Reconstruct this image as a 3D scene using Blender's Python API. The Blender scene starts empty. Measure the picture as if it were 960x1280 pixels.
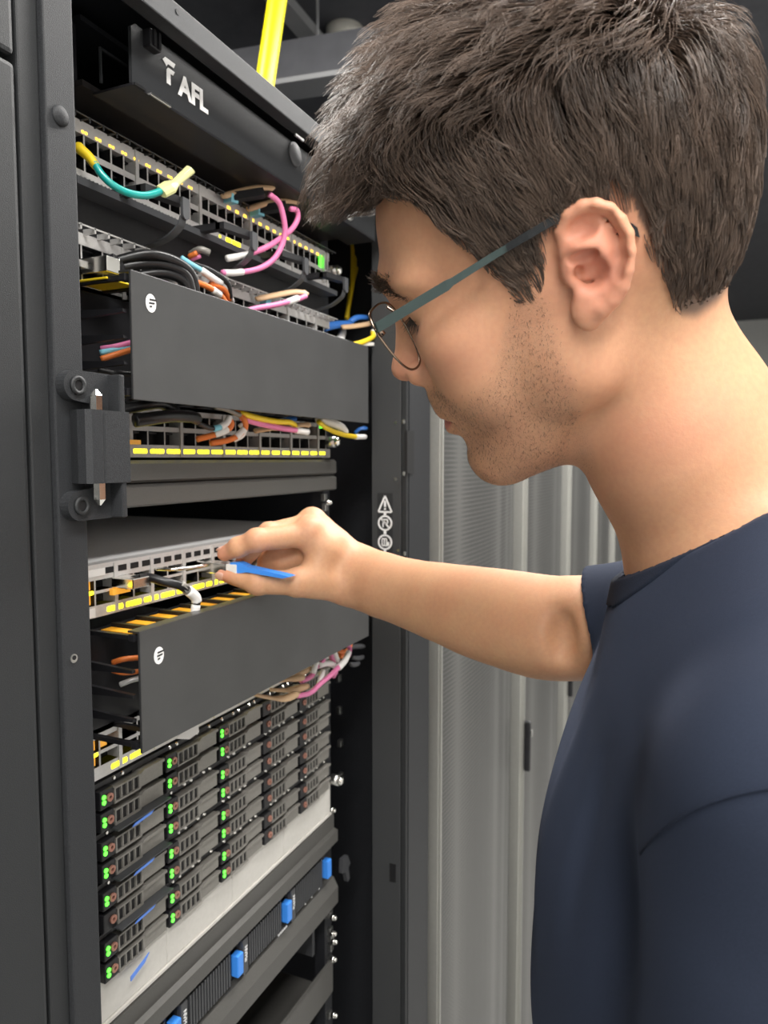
import bpy, bmesh, math, random
import numpy as np
from mathutils import Vector, Matrix
random.seed(7); rng = np.random.default_rng(7)
S = bpy.context.scene
COL = S.collection
R = math.radians

# ------------------------------------------------------------------ camera
# Metres. Camera at the origin, +X runs along the cabinet row, +Y into the cabinets, +Z up; the floor is at z = -1.62
FPX, YAW, PIT = 920.0, R(23.8), R(4.2)
cd = bpy.data.cameras.new('camera'); cam = bpy.data.objects.new('camera', cd); COL.objects.link(cam)
cd.sensor_fit = 'VERTICAL'; cd.sensor_height = 36.0; cd.lens = FPX / 1280 * 36.0; cd.clip_start = 0.01; cd.clip_end = 50
cam.rotation_euler = (R(90) - PIT, 0, YAW - R(90))
cd.dof.use_dof = True; cd.dof.focus_distance = 0.50; cd.dof.aperture_fstop = 11.0
S.camera = cam
FW = np.array([math.cos(YAW)*math.cos(PIT), math.sin(YAW)*math.cos(PIT), -math.sin(PIT)])
RT = np.array([math.sin(YAW), -math.cos(YAW), 0.0]); UPV = np.cross(RT, FW)
def ray(x, y): return FW + RT*(x-480)/FPX - UPV*(y-640)/FPX
def at(x, y, Y):                       # measured point on the plane y = Y (survey helper)
    d = ray(x, y); return Vector(d*Y/d[1])
def dep(x, y, z): return Vector(ray(x, y)*z)

# ------------------------------------------------------------------ world, lights, exposure
w = bpy.data.worlds.new('world'); S.world = w; w.use_nodes = True
w.node_tree.nodes['Background'].inputs[0].default_value = (0.90, 0.95, 1.0, 1); w.node_tree.nodes['Background'].inputs[1].default_value = 0.50
S.view_settings.view_transform = 'Standard'; S.view_settings.look = 'None'; S.view_settings.exposure = 0.0; S.view_settings.gamma = 1.0
S.view_settings.use_curve_mapping = False
def area(name, loc, sx, sy, power, col=(1, 1, 1), rot=(0, 0, 0)):
    l = bpy.data.lights.new(name, 'AREA'); l.shape = 'RECTANGLE'; l.size = sx; l.size_y = sy; l.energy = power; l.color = col
    o = bpy.data.objects.new(name, l); COL.objects.link(o); o.location = loc; o.rotation_euler = rot; return o
area('aisle_light_strip', (2.5, 0.05, 1.22), 3.4, 0.25, 120, (1.0, 0.97, 0.93))
area('aisle_light_strip', (-1.1, -0.50, 1.22), 3.0, 0.40, 120, (1.0, 0.97, 0.93))

area('row_light_strip', (0.50, 1.00, 1.22), 0.8, 0.30, 32, (1.0, 0.96, 0.90))

# ------------------------------------------------------------------ materials
def mat(name, col, rough=0.5, metal=0.0, speck=0.0, scale=400.0, bump=0.0, emit=None, es=1.0, trans=0.0, ior=1.45, coat=0.0, spec=0.5, var=0.0, vscale=8.0):
    m = bpy.data.materials.new(name); m.use_nodes = True; nt = m.node_tree; b = nt.nodes['Principled BSDF']
    b.inputs['Base Color'].default_value = (*col, 1); b.inputs['Roughness'].default_value = rough; b.inputs['Metallic'].default_value = metal
    b.inputs['Transmission Weight'].default_value = trans; b.inputs['IOR'].default_value = ior; b.inputs['Coat Weight'].default_value = coat
    b.inputs['Specular IOR Level'].default_value = spec
    if emit: b.inputs['Emission Color'].default_value = (*emit, 1); b.inputs['Emission Strength'].default_value = es
    tc = None
    if speck or bump or var: tc = nt.nodes.new('ShaderNodeTexCoord')
    last = None
    if speck or var:
        rgb = None
        for amt, sc, dt in ((speck, scale, 2.0), (var, vscale, 4.0)):
            if not amt: continue
            n = nt.nodes.new('ShaderNodeTexNoise'); n.inputs['Scale'].default_value = sc; n.inputs['Detail'].default_value = dt
            nt.links.new(tc.outputs['Object'], n.inputs['Vector'])
            mr = nt.nodes.new('ShaderNodeMapRange'); mr.inputs[1].default_value = 0.3; mr.inputs[2].default_value = 0.7
            mr.inputs[3].default_value = 1-amt; mr.inputs[4].default_value = 1+amt
            nt.links.new(n.outputs['Fac'], mr.inputs[0])
            mx = nt.nodes.new('ShaderNodeMix'); mx.data_type = 'RGBA'; mx.blend_type = 'MULTIPLY'; mx.inputs[0].default_value = 1
            if rgb is None: mx.inputs[6].default_value = (*col, 1)
            else: nt.links.new(rgb, mx.inputs[6])
            nt.links.new(mr.outputs[0], mx.inputs[7]); rgb = mx.outputs[2]
        nt.links.new(rgb, b.inputs['Base Color'])
    if bump:
        n = nt.nodes.new('ShaderNodeTexNoise'); n.inputs['Scale'].default_value = scale; n.inputs['Detail'].default_value = 2
        nt.links.new(tc.outputs['Object'], n.inputs['Vector'])
        bp = nt.nodes.new('ShaderNodeBump'); bp.inputs['Strength'].default_value = bump; bp.inputs['Distance'].default_value = 0.0006
        nt.links.new(n.outputs['Fac'], bp.inputs['Height']); nt.links.new(bp.outputs[0], b.inputs['Normal'])
    return m
M = dict(
 powder=mat('powder_coat_black', (0.023, 0.0245, 0.027), 0.58, 0, 0.35, 1500, 0.45, spec=0.35),
 powder2=mat('powder_coat_grey', (0.020, 0.0215, 0.023), 0.55, 0, 0.22, 1500, 0.4, spec=0.45),
 powder_lit=mat('powder_coat_lit', (0.042, 0.044, 0.046), 0.5, 0, 0.2, 1500, 0.3, spec=0.5),
 cover=mat('cover_satin_grey', (0.029, 0.0295, 0.0305), 0.34, 0, 0.05, 900, 0.08, spec=1.0, var=0.16, vscale=22),
 black=mat('black_plastic', (0.012, 0.012, 0.014), 0.42, 0, 0.1, 300, 0.05),
 softblack=mat('black_cable_jacket', (0.010, 0.010, 0.011), 0.33),
 dark=mat('dark_interior_steel', (0.012, 0.013, 0.016), 0.55, 0, 0.15, 200),
 hookgrey=mat('hook_dark_grey', (0.055, 0.057, 0.062), 0.45),
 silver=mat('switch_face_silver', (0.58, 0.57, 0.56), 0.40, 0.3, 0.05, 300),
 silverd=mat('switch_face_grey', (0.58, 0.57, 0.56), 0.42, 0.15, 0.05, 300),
 silver_shaded=mat('switch_face_shaded', (0.26, 0.25, 0.24), 0.45, 0.15, 0.05, 300),  # darker copy of the switch face, with the shade put into its colour
 zinc=mat('zinc_steel', (0.62, 0.62, 0.60), 0.28, 1.0, 0.08, 200),
 nickel=mat('nickel_bright', (0.85, 0.84, 0.80), 0.16, 1.0),
 lid=mat('switch_lid_steel', (0.80, 0.80, 0.80), 0.36, 0.1, 0.04, 500, 0.05),
 cavity=mat('port_cavity_black', (0.006, 0.006, 0.007), 0.6),
 whiteink=mat('white_ink', (0.86, 0.86, 0.86), 0.5),
 ledy=mat('led_yellow', (0.9, 0.8, 0.05), 0.4, emit=(1.0, 0.88, 0.02), es=2.2),
 leda=mat('led_amber', (0.9, 0.6, 0.1), 0.4, emit=(1.0, 0.55, 0.05), es=2.6),
 ledg=mat('led_green', (0.1, 0.9, 0.1), 0.4, emit=(0.10, 1.0, 0.04), es=2.6),
 ledm=mat('led_mint', (0.1, 0.9, 0.4), 0.4, emit=(0.05, 0.9, 0.35), es=2.2),
 glow=mat('amber_port_glow', (0.55, 0.30, 0.06), 0.3, emit=(1.0, 0.42, 0.03), es=0.65),  # LED light inside the ports, painted as emission
 amber=mat('amber_plastic_and_glow', (0.85, 0.40, 0.03), 0.35),
 carrier=mat('drive_carrier_grey', (0.25, 0.24, 0.22), 0.42, 0.25, 0.06, 400),
 copper=mat('release_button_copper', (0.42, 0.20, 0.15), 0.4, 0.3),
 bluetag=mat('pull_tag_blue', (0.11, 0.26, 0.80), 0.4),
 bluetab=mat('handle_blue', (0.05, 0.27, 0.85), 0.35),
 whitepanel=mat('white_filler_panel', (0.60, 0.585, 0.55), 0.5, 0, 0.03, 200, var=0.05, vscale=10),
 greybar=mat('grey_filler_panel', (0.085, 0.083, 0.078), 0.42, 0.2, 0.06, 500, 0.06),
 yellowpipe=mat('yellow_duct_plastic', (0.86, 0.78, 0.005), 0.38, emit=None),
 yellow=mat('yellow_cable', (0.80, 0.58, 0.02), 0.4),
 pink=mat('pink_cable', (0.72, 0.20, 0.40), 0.42),
 orange=mat('orange_cable', (0.72, 0.19, 0.04), 0.42),
 teal=mat('teal_cable', (0.01, 0.34, 0.31), 0.28, coat=0.3),
 ltblue=mat('light_blue_cable', (0.22, 0.58, 0.72), 0.42),
 whitec=mat('white_cable_label', (0.78, 0.77, 0.75), 0.45),
 tan=mat('tan_latch', (0.62, 0.42, 0.25), 0.45),
 bluec=mat('blue_connector', (0.04, 0.16, 0.50), 0.4),
 crimp=mat('crimp_terminal_clear_yellow', (0.80, 0.80, 0.40), 0.25, trans=0.35, coat=0.4),
 ceil=mat('ceiling_dark', (0.075, 0.077, 0.088), 0.7, 0, 0.1, 20),
 beam=mat('overhead_steel_grey', (0.26, 0.265, 0.275), 0.5),
 floor=mat('raised_floor_tile', (0.42, 0.42, 0.41), 0.4, 0, 0.05, 60),
 wall=mat('far_wall_paint', (0.82, 0.82, 0.80), 0.7, 0, 0.03, 40),
 alu=mat('door_edge_aluminium', (0.46, 0.46, 0.43), 0.35, 0.6, 0.03, 200),
 sensor=mat('detector_white', (0.70, 0.68, 0.62), 0.5),
 greencord=mat('green_cord', (0.03, 0.16, 0.09), 0.5),
)

# ------------------------------------------------------------------ mesh helpers
def box(bm, x0, x1, y0, y1, z0, z1, bev=0.0):
    v = [bm.verts.new(p) for p in ((x0,y0,z0),(x1,y0,z0),(x1,y1,z0),(x0,y1,z0),(x0,y0,z1),(x1,y0,z1),(x1,y1,z1),(x0,y1,z1))]
    f = [bm.faces.new([v[i] for i in q]) for q in ((3,2,1,0),(4,5,6,7),(0,1,5,4),(1,2,6,5),(2,3,7,6),(3,0,4,7))]
    if bev:
        es = list({e for q in f for e in q.edges})
        bmesh.ops.bevel(bm, geom=es, offset=bev, segments=2, profile=0.6, affect='EDGES')
def prism(bm, poly, a0, a1, axis='y'):           # poly in the two other axes, extruded a0..a1
    def P(p, a):
        return {'y': (p[0], a, p[1]), 'x': (a, p[0], p[1]), 'z': (p[0], p[1], a)}[axis]
    A = [bm.verts.new(P(p, a0)) for p in poly]; B = [bm.verts.new(P(p, a1)) for p in poly]
    n = len(poly); bm.faces.new(A); bm.faces.new(B[::-1])
    for i in range(n): bm.faces.new([A[i], B[i], B[(i+1) % n], A[(i+1) % n]])
def frames(pts):
    pts = [Vector(p) for p in pts]; T = []
    for i in range(len(pts)):
        T.append((pts[min(i+1, len(pts)-1)] - pts[max(i-1, 0)]).normalized())
    n = T[0].orthogonal().normalized(); N = []
    for t in T:
        n = (n - t*n.dot(t)).normalized(); N.append(n.copy())
    return pts, T, N
def tube(bm, pts, r, n=10, cap=True, flat=1.0):
    pts, T, N = frames(pts); rr = r if hasattr(r, '__len__') else [r]*len(pts); rings = []
    for p, t, nn, q in zip(pts, T, N, rr):
        b = t.cross(nn)
        rings.append([bm.verts.new(p + nn*math.cos(2*math.pi*k/n)*q + b*math.sin(2*math.pi*k/n)*q*flat) for k in range(n)])
    for a, b in zip(rings, rings[1:]):
        for k in range(n): bm.faces.new([a[k], a[(k+1) % n], b[(k+1) % n], b[k]])
    if cap: bm.faces.new(rings[0][::-1]); bm.faces.new(rings[-1])
def spline(pts, n=8):                              # Catmull-Rom through the points
    P = [Vector(p) for p in pts]; P = [P[0]*2-P[1]] + P + [P[-1]*2-P[-2]]; out = []
    for i in range(1, len(P)-2):
        for k in range(n):
            t = k/n; a, b, c, d = P[i-1], P[i], P[i+1], P[i+2]
            out.append(0.5*((2*b) + (c-a)*t + (2*a-5*b+4*c-d)*t*t + (3*b-a-3*c+d)*t**3))
    out.append(P[-2]); return out
def cyl(bm, p0, p1, r, n=16, r2=None): tube(bm, [p0, p1], [r, r if r2 is None else r2], n)
def ring(bm, c, r0, r1, y0, y1, n=24):             # flat ring facing -Y
    c = Vector(c); A = []
    for rr, y in ((r0, y0), (r1, y0), (r1, y1), (r0, y1)):
        A.append([bm.verts.new((c.x+rr*math.cos(2*math.pi*k/n), y, c.z+rr*math.sin(2*math.pi*k/n))) for k in range(n)])
    for q in range(4):
        a, b = A[q], A[(q+1) % 4]
        for k in range(n): bm.faces.new([a[k], a[(k+1) % n], b[(k+1) % n], b[k]])
def mesh_of(bm, name, smooth=False):
    bmesh.ops.recalc_face_normals(bm, faces=bm.faces); me = bpy.data.meshes.new(name); bm.to_mesh(me); bm.free()
    if smooth: me.polygons.foreach_set('use_smooth', [True]*len(me.polygons))
    return me
def link(name, me, m, parent=None, smooth_angle=None):
    o = bpy.data.objects.new(name, me); COL.objects.link(o)
    if m is not None and not me.materials: me.materials.append(M[m] if isinstance(m, str) else m)
    if parent is not None:
        o.parent = parent; o.location = -wloc(parent)
    return o
def wloc(o):
    v = Vector((0, 0, 0))
    while o is not None: v = v + o.location; o = o.parent
    return v
class B:                                            # one mesh object built from shapes in world coordinates
    def __init__(s): s.bm = bmesh.new()
    def box(s, *a, **k): box(s.bm, *a, **k); return s
    def prism(s, *a, **k): prism(s.bm, *a, **k); return s
    def tube(s, *a, **k): tube(s.bm, *a, **k); return s
    def cyl(s, *a, **k): cyl(s.bm, *a, **k); return s
    def ring(s, *a, **k): ring(s.bm, *a, **k); return s
    def obj(s, name, m, parent=None, smooth=False): return link(name, mesh_of(s.bm, name, smooth), m, parent)
def thing(name, label, cat, loc=(0, 0, 0), group=None):
    o = bpy.data.objects.new(name, None); COL.objects.link(o); o.location = loc; o.empty_display_size = 0.02
    return tag(o, label, cat, group)
def tag(o, label, cat, group=None, kind=None):
    o['label'] = label; o['category'] = cat
    if group: o['group'] = group
    if kind: o['kind'] = kind
    return o
def struct(o): o['kind'] = 'structure'; return o
def inst(name, me, loc, parent, rot=None):          # an alike piece sharing mesh data, loc in world coordinates
    o = bpy.data.objects.new(name, me); COL.objects.link(o); o.parent = parent
    o.location = Vector(loc) - wloc(parent)
    if rot: o.rotation_euler = rot
    return o
def shared(name, m, f, smooth=False):
    bm = bmesh.new(); f(bm); me = mesh_of(bm, name, smooth); me.materials.append(M[m]); return me
def text(name, s, size, loc, m, parent, rot=(R(90), 0, 0), depth=0.0002, align='LEFT', bold=0.0):
    c = bpy.data.curves.new(name, 'FONT'); c.body = s; c.size = size; c.extrude = depth; c.align_x = align; c.offset = bold
    t = bpy.data.objects.new(name+'_tmp', c); COL.objects.link(t)
    dg = bpy.context.evaluated_depsgraph_get(); dg.update(); me = bpy.data.meshes.new_from_object(t.evaluated_get(dg))
    bpy.data.objects.remove(t); me.name = name; me.materials.clear(); me.materials.append(M[m])
    o = bpy.data.objects.new(name, me); COL.objects.link(o); o.rotation_euler = rot
    o.parent = parent; o.location = Vector(loc) - wloc(parent)
    return o
# ------------------------------------------------------------------ the room
struct(B().box(-3, 8, -1.6, 3, -1.67, -1.62).obj('floor', 'floor'))
struct(B().box(-3, 8, -1.6, 3, 1.32, 1.36).obj('ceiling', 'ceil'))
struct(B().box(-3, 8, -1.65, -1.6, -1.62, 1.32).obj('wall_right', 'wall'))
struct(B().box(8, 8.05, -1.65, 3, -1.62, 1.32).obj('wall_far', 'wall'))
struct(B().box(-3.05, -3, -1.65, 3, -1.62, 1.32).obj('wall_near', 'wall'))
struct(B().box(-3, 8, 3, 3.05, -1.62, 1.32).obj('wall_left', 'ceil'))

YR, YF, YC = 0.47, 0.386, 0.412       # equipment faces, cabinet frame face, cable manager covers
XL, XR = 0.445, 0.885                 # width of the 19 inch equipment
# ------------------------------------------------------------------ the open cabinet
cab = thing('server_cabinet', 'open black server cabinet with hinge bracket, holding all the network gear', 'server cabinet', (0.72, 0.9, -1.62))
B().box(.3510, .3751, YF, .420, -1.62, .41, bev=.0012).obj('front_post', 'powder', cab)
B().box(.3347, .3507, YF+.004, .43, -1.62, .41, bev=.0015).obj('post_side_strip', 'powder2', cab)
B().box(.962, .966, .3985, .4435, -1.62, .41, bev=.0008).obj('post_side_face', 'powder_lit', cab)  # brighter copy of the post coat; the light on this face is in its colour
B().box(.9635, .9705, YF+.004, .3980, -1.62, .41, bev=.001).obj('post_edge_bead', 'powder2', cab)
B().box(.9710, 1.055, YF+.003, .440, -1.62, .41).obj('front_post', 'dark', cab)
B().box(.3751, 1.055, YF, .400, .3305, .3500, bev=.0012).obj('top_rail', 'powder', cab)
B().box(.34, 1.055, .402, 1.45, .351, .357).obj('top_panel', 'dark', cab)
B().box(.34, .344, .435, 1.45, -1.62, .350).obj('side_panel', 'dark', cab)
B().box(1.050, 1.054, .445, 1.45, -1.62, .350).obj('side_panel', 'dark', cab)
B().box(.345, 1.049, 1.445, 1.45, -1.62, .350).obj('rear_panel', 'dark', cab)
B().box(.345, 1.049, .47, 1.44, -1.62, -1.61).obj('bottom_panel', 'dark', cab)
B().box(.417, .432, YR+.012, .50, -1.61, .345).obj('mounting_rail', 'dark', cab)
mr_ = B().box(.887, .908, YR+.014, .50, -1.61, .345).obj('mounting_rail', 'dark', cab)
# square rail holes that catch the light on the right rail
hole = shared('cage_nut', 'zinc', lambda bm: (box(bm, -.0042, .0042, -.002, .004, -.005, .005, bev=.0006)))
for k, (px, py) in enumerate(((424, 848), (425, 888), (426, 929), (427, 970), (406, 622), (407, 634), (413, 1143), (413, 1163), (414, 1172), (414, 1184), (413, 1200), (412, 1268))):
    p = at(px, py, YR+.011); inst('cage_nut', hole, p, cab)
bolt = shared('rail_bolt', 'nickel', lambda bm: (tube(bm, [(0, 0, 0), (0, -.006, 0)], .0042, 12), tube(bm, [(0, -.006, 0), (0, -.0085, 0)], [.0042, .0022], 12)), True)
for px, py in ((413, 1012), (414, 1146), (414, 1166), (415, 1176), (414, 1198), (415, 1268), (408, 628)):
    inst('rail_bolt', bolt, at(px, py, YR+.004), cab)
# domed plug in the left post, small screw lower down, holes in the top rail
dome = shared('button_plug', 'powder', lambda bm: tube(bm, [(0, .001, 0), (0, -.001, 0), (0, -.0022, 0), (0, -.003, 0)], [.0066, .0064, .0048, .0015], 20), True)
inst('button_plug', dome, at(75, 145, YF), cab)
scr = shared('post_screw', 'zinc', lambda bm: (tube(bm, [(0, .001, 0), (0, -.0006, 0)], .0030, 16)))
inst('post_screw', scr, at(92, 823, YF), cab); inst('screw_recess', shared('screw_recess', 'cavity', lambda bm: tube(bm, [(0, 0, 0), (0, -.0009, 0)], .0017, 6)), at(92, 822, YF), cab)
inst('rail_hole', shared('rail_hole', 'cavity', lambda bm: tube(bm, [(0, .001, 0), (0, -.0004, 0)], .0022, 12)), at(222, 15, YF), cab)
inst('rail_slot', shared('rail_slot', 'zinc', lambda bm: box(bm, -.008, .008, -.001, .001, -.0012, .0012)), at(374, 172, YF), cab)
# right post: latch hole, small screws, slot
def onx(px, py, X): d = ray(px, py); return Vector(d*X/d[0])
inst('post_slot', shared('post_slot', 'cavity', lambda bm: box(bm, -.0006, .001, -.005, .005, -.014, .014)), onx(491, 1091, .962), cab)
inst('latch_slot', shared('latch_slot', 'cavity', lambda bm: box(bm, -.012, .014, -.0012, .002, -.030, .030)), at(512, 565, YF+.003), cab)
sside = shared('side_screw', 'zinc', lambda bm: tube(bm, [(.001, 0, 0), (-.0012, 0, 0)], .0022, 12))
for px, py in ((495, 528), (495, 599), (498, 688)): inst('side_screw', sside, onx(px, py, .9625), cab)
for px, py in ((505, 527), (505, 592), (506, 692)): inst('post_screw', scr, at(px, py, YF+.003), cab)
# hinge bracket: two rounded lobes joined by a narrow web, then the hinge barrel with its pins
yb = .3815
def lobe(cx, cz, r, x1, z0, z1, up):
    pts = []
    for k in range(13):
        a = math.pi/2 + math.pi*k/12
        pts.append((cx + r*math.cos(a), cz + r*math.sin(a)))
    return [(x1, z1)] + pts + [(x1, z0)] if up else pts
c1, c2 = at(92, 482, yb), at(97, 632, yb)
hb = B()
hb.prism([(0.3910, c1.z+.0100)] + [(c1.x + .0108*math.cos(math.pi/2+math.pi*k/12), c1.z + .0100*math.sin(math.pi/2+math.pi*k/12)) for k in range(13)]
         + [(0.3737, c1.z-.0112), (0.3746, c1.z-.016), (0.3746, c2.z+.016), (0.3737, c2.z+.0115)]
         + [(c2.x + .0108*math.cos(math.pi/2+math.pi*k/12), c2.z + .0100*math.sin(math.pi/2+math.pi*k/12)) for k in range(13)]
         + [(0.3892, c2.z-.0100), (0.3910, c2.z-.008), (0.3910, c2.z+.014), (0.3874, c2.z+.018), (0.3874, c1.z-.018), (0.3910, c1.z-.014)], yb-.003, YF)
hg = hb.obj('hinge_bracket', 'powder', cab)
for c in (c1, c2):
    B().ring((c.x, 0, c.z), .0036, .0062, yb-.0052, yb-.003, 24).obj('hinge_screw', 'powder2', hg, True)
    B().cyl((c.x, yb-.003, c.z), (c.x, yb-.0042, c.z), .0036, 6).obj('screw_recess', 'cavity', hg)
B().box(0.3892, 0.3937, yb-.014, yb, c1.z-.026, c1.z+.0095, bev=.0012).obj('hinge_ear', 'powder', hg)
B().box(0.3892, 0.3937, yb-.014, yb, c2.z-.0095, c2.z+.020, bev=.0012).obj('hinge_ear', 'powder', hg)
yh = .366
t0, t1 = at(110, 511, yh), at(134, 604, yh); t2 = at(167, 604, yh)
bl = B()
bl.prism([(t0.x, yh+.010), (t0.x, yh+.003), (t0.x+.003, yh), (t1.x-.004, yh-.001), (t1.x-.0005, yh+.002), (t1.x+.001, yh+.001), (t2.x-.0015, yh+.001), (t2.x, yh+.0025), (t2.x, yh+.020), (t0.x+.004, yh+.020)], t1.z, t0.z, axis='z')
bl.obj('hinge_block', 'powder', hg)
for px, z0, z1, tip in ((122, t0.z-.004, t0.z+.010, .014), (123, t1.z+.002, t1.z-.011, -.015)):
    x = at(px, 560, yh+.008).x; z = (t0.z if tip > 0 else t1.z)
    B().tube([(x, yh+.008, z0), (x, yh+.008, z1), (x, yh+.008, z+tip)], [.0042, .0042, .0008], 6).obj('hinge_pin', 'nickel', hg)
# warning sticker on the inner side face of the right post (faces -X)
XS = .962
st = B().box(XS-.0004, XS, .4105, .4345, -.1420, -.0500).obj('warning_sticker', 'powder2', cab)
xs_ = XS-.0004; sy = .4225
def barx(b, ya, za, yb_, zb, wd):                 # drawn as seen: +u runs to the right of the sticker (towards -Y)
    ya, yb_ = sy-ya, sy-yb_
    d = Vector((yb_-ya, zb-za)); n = Vector((-d.y, d.x)).normalized()*wd/2
    b.prism([(ya+n.x, za+n.y), (yb_+n.x, zb+n.y), (yb_-n.x, zb-n.y), (ya-n.x, za-n.y)], xs_-.0003, xs_, 'x')
def ringx(b, cz, r0, r1, n=28):
    for k in range(n):
        a0, a1 = 2*math.pi*k/n, 2*math.pi*(k+1)/n
        b.prism([(sy+r0*math.cos(a0), cz+r0*math.sin(a0)), (sy+r1*math.cos(a0), cz+r1*math.sin(a0)), (sy+r1*math.cos(a1), cz+r1*math.sin(a1)), (sy+r0*math.cos(a1), cz+r0*math.sin(a1))], xs_-.0003, xs_, 'x')
q = B()
for a, b_ in (((-.0105, -.0770), (.0105, -.0770)), ((-.0105, -.0770), (0, -.0540)), ((.0105, -.0770), (0, -.0540))): barx(q, *a, *b_, .0024)
barx(q, 0, -.0610, 0, -.0700, .003); barx(q, 0, -.0715, 0, -.0740, .003); barx(q, 0, -.0770, 0, -.0815, .004); q.obj('warning_triangle', 'whiteink', st)
q = B(); ringx(q, -.0930, .0088, .0112); barx(q, -.0070, -.0860, .0070, -.1000, .0024)
barx(q, -.003, -.0990, -.003, -.0875, .0018); barx(q, -.003, -.0880, .004, -.0880, .0018); barx(q, .004, -.0880, .004, -.0935, .0018); barx(q, -.003, -.0935, .004, -.0935, .0018)
barx(q, 0, -.1042, 0, -.1088, .004); q.obj('prohibition_symbol', 'whiteink', st)
q = B(); ringx(q, -.1205, .0088, .0112)
for dx in (-.0045, -.001, .0025): barx(q, dx, -.1255, dx, -.1155, .0016)
barx(q, -.0045, -.1155, .0025, -.1155, .0016); barx(q, -.0045, -.1255, .0045, -.1255, .0016); barx(q, .005, -.1255, .005, -.1200, .003); barx(q, 0, -.1317, 0, -.1375, .004)
q.obj('instruction_symbol', 'whiteink', st)
# small metal latch arm inside, right of the lower server
lt = at(432, 1082, .47)
B().prism([(lt.x-.012, lt.z+.016), (lt.x+.004, lt.z+.014), (lt.x+.012, lt.z-.002), (lt.x+.006, lt.z-.006), (lt.x+.010, lt.z-.024), (lt.x+.003, lt.z-.026), (lt.x-.004, lt.z-.008), (lt.x-.014, lt.z-.004)], .468, .474).obj('rail_latch', 'hookgrey', cab)

# ------------------------------------------------------------------ cabinet on the left, cut by the frame edge
nl = thing('side_cabinet', 'dark grey cabinet at the left edge, standing against the open server cabinet', 'cabinet', (0.0, .8, -1.62))
B().box(-.40, .3312, YF+.002, .42, -1.60, .2357, bev=.003).obj('door_panel', 'powder2', nl)
B().box(-.40, .3312, YF+.002, .42, .2402, .48, bev=.003).obj('top_panel', 'powder2', nl)
B().box(-.40, .3325, .422, 1.40, -1.62, .46).obj('body', 'dark', nl)

# ------------------------------------------------------------------ cabinets further along the row
pm = bpy.data.materials.new('perforated_steel'); pm.use_nodes = True; nt = pm.node_tree; bs = nt.nodes['Principled BSDF']
bs.inputs['Roughness'].default_value = .45; bs.inputs['Metallic'].default_value = .3
tc = nt.nodes.new('ShaderNodeTexCoord'); vo = nt.nodes.new('ShaderNodeTexVoronoi'); vo.inputs['Scale'].default_value = 130; vo.inputs['Randomness'].default_value = 0
cr = nt.nodes.new('ShaderNodeValToRGB'); cr.color_ramp.elements[0].position = .42; cr.color_ramp.elements[1].position = .52
cr.color_ramp.elements[0].color = (.055, .055, .054, 1); cr.color_ramp.elements[1].color = (.135, .135, .130, 1)
nt.links.new(tc.outputs['Object'], vo.inputs['Vector']); nt.links.new(vo.outputs['Distance'], cr.inputs[0]); nt.links.new(cr.outputs[0], bs.inputs['Base Color'])
M['mesh'] = pm
names = ['first grey cabinet with a perforated door beyond the open one', 'second perforated cabinet along the row, behind the forearm', 'third perforated cabinet along the row, seen past the elbow',
         'fourth perforated cabinet along the row, a thin sliver beside the sleeve', 'fifth perforated cabinet in the row, just above the far sleeve', 'sixth perforated cabinet, farthest of the row']
for i in range(6):
    x0 = 1.075 + .59*i
    c = thing('row_cabinet', names[i], 'cabinet', (x0+.3, .9, -1.62), 'closed cabinets along the row')
    B().box(x0, x0+.585, .43, 1.40, -1.62, .50).obj('body', 'dark', c)
    xs = [x0+.0155 + .545*k/14 for k in range(15)]
    ysf = [.3855 - .012*math.sin(math.pi*k/14*0.9) + .020*(k/14)**2.2 for k in range(15)]
    poly = list(zip(xs, ysf)) + [(xs[-1], .414), (xs[0]+.0005, .414)]
    B().prism(poly, -1.57, .47, axis='z').obj('perforated_door', 'mesh', c)
    B().box(x0+.012, x0+.0154, .384, .4055, -1.57, .47, bev=.0008).obj('door_edge', 'alu', c)
    B().box(x0+.0140, x0+.0172, .3795, .3838, -1.57, .47, bev=.0008).obj('door_bead', 'alu', c)
    if i > 0:
        B().box(x0+.006, x0+.0118, .388, .412, -1.57, .47, bev=.001).obj('door_trim', 'alu', c)
    h = B(); hx = x0 + .0065
    if i >= 1:
        h.box(hx, x0+.020, .364, .379, -.735, -.615, bev=.004)
        ho = h.obj('door_handle', 'black', c)
        B().box(hx+.001, x0+.016,   .360, .3638, -.650, -.635, bev=.001).obj('handle_lever', 'zinc', ho)

# ------------------------------------------------------------------ overhead
yp = thing('yellow_duct_tube', 'bright yellow plastic tube dropping from the ceiling behind the cabinet top', 'tube', tuple(at(345, 20, .80)))
ya_, yb2 = at(351, -30, .80), at(331, 105, .80); yd_ = (ya_-yb2)/(ya_.z-yb2.z)
B().tube([yb2+yd_*(1.315-yb2.z), ya_, yb2, yb2+yd_*(.506-yb2.z)], .0185, 20).obj('tube_body', 'yellowpipe', yp, True)
bm1 = thing('overhead_beam', 'dark steel beam crossing above the cabinets under the ceiling', 'beam', tuple(at(450, 90, 1.0)))
def onz(px, py, Z): d = ray(px, py); return Vector(d*Z/d[2])
def beam_box(name, m, p, q_, wdt, h0, h1, parent):          # straight bar from p to q_, wdt wide, between heights h0..h1 above the line
    d = (q_-p); d.z = 0; n = Vector((-d.y, d.x, 0)).normalized()*wdt/2; bm = bmesh.new()
    v = [bm.verts.new(c + s_*n + Vector((0, 0, h))) for h in (h0, h1) for c, s_ in ((p, -1), (q_, -1), (q_, 1), (p, 1))]
    for f in ((3,2,1,0),(4,5,6,7),(0,1,5,4),(1,2,6,5),(2,3,7,6),(3,0,4,7)): bm.faces.new([v[k] for k in f])
    return link(name, mesh_of(bm, name), m, parent)
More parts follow.
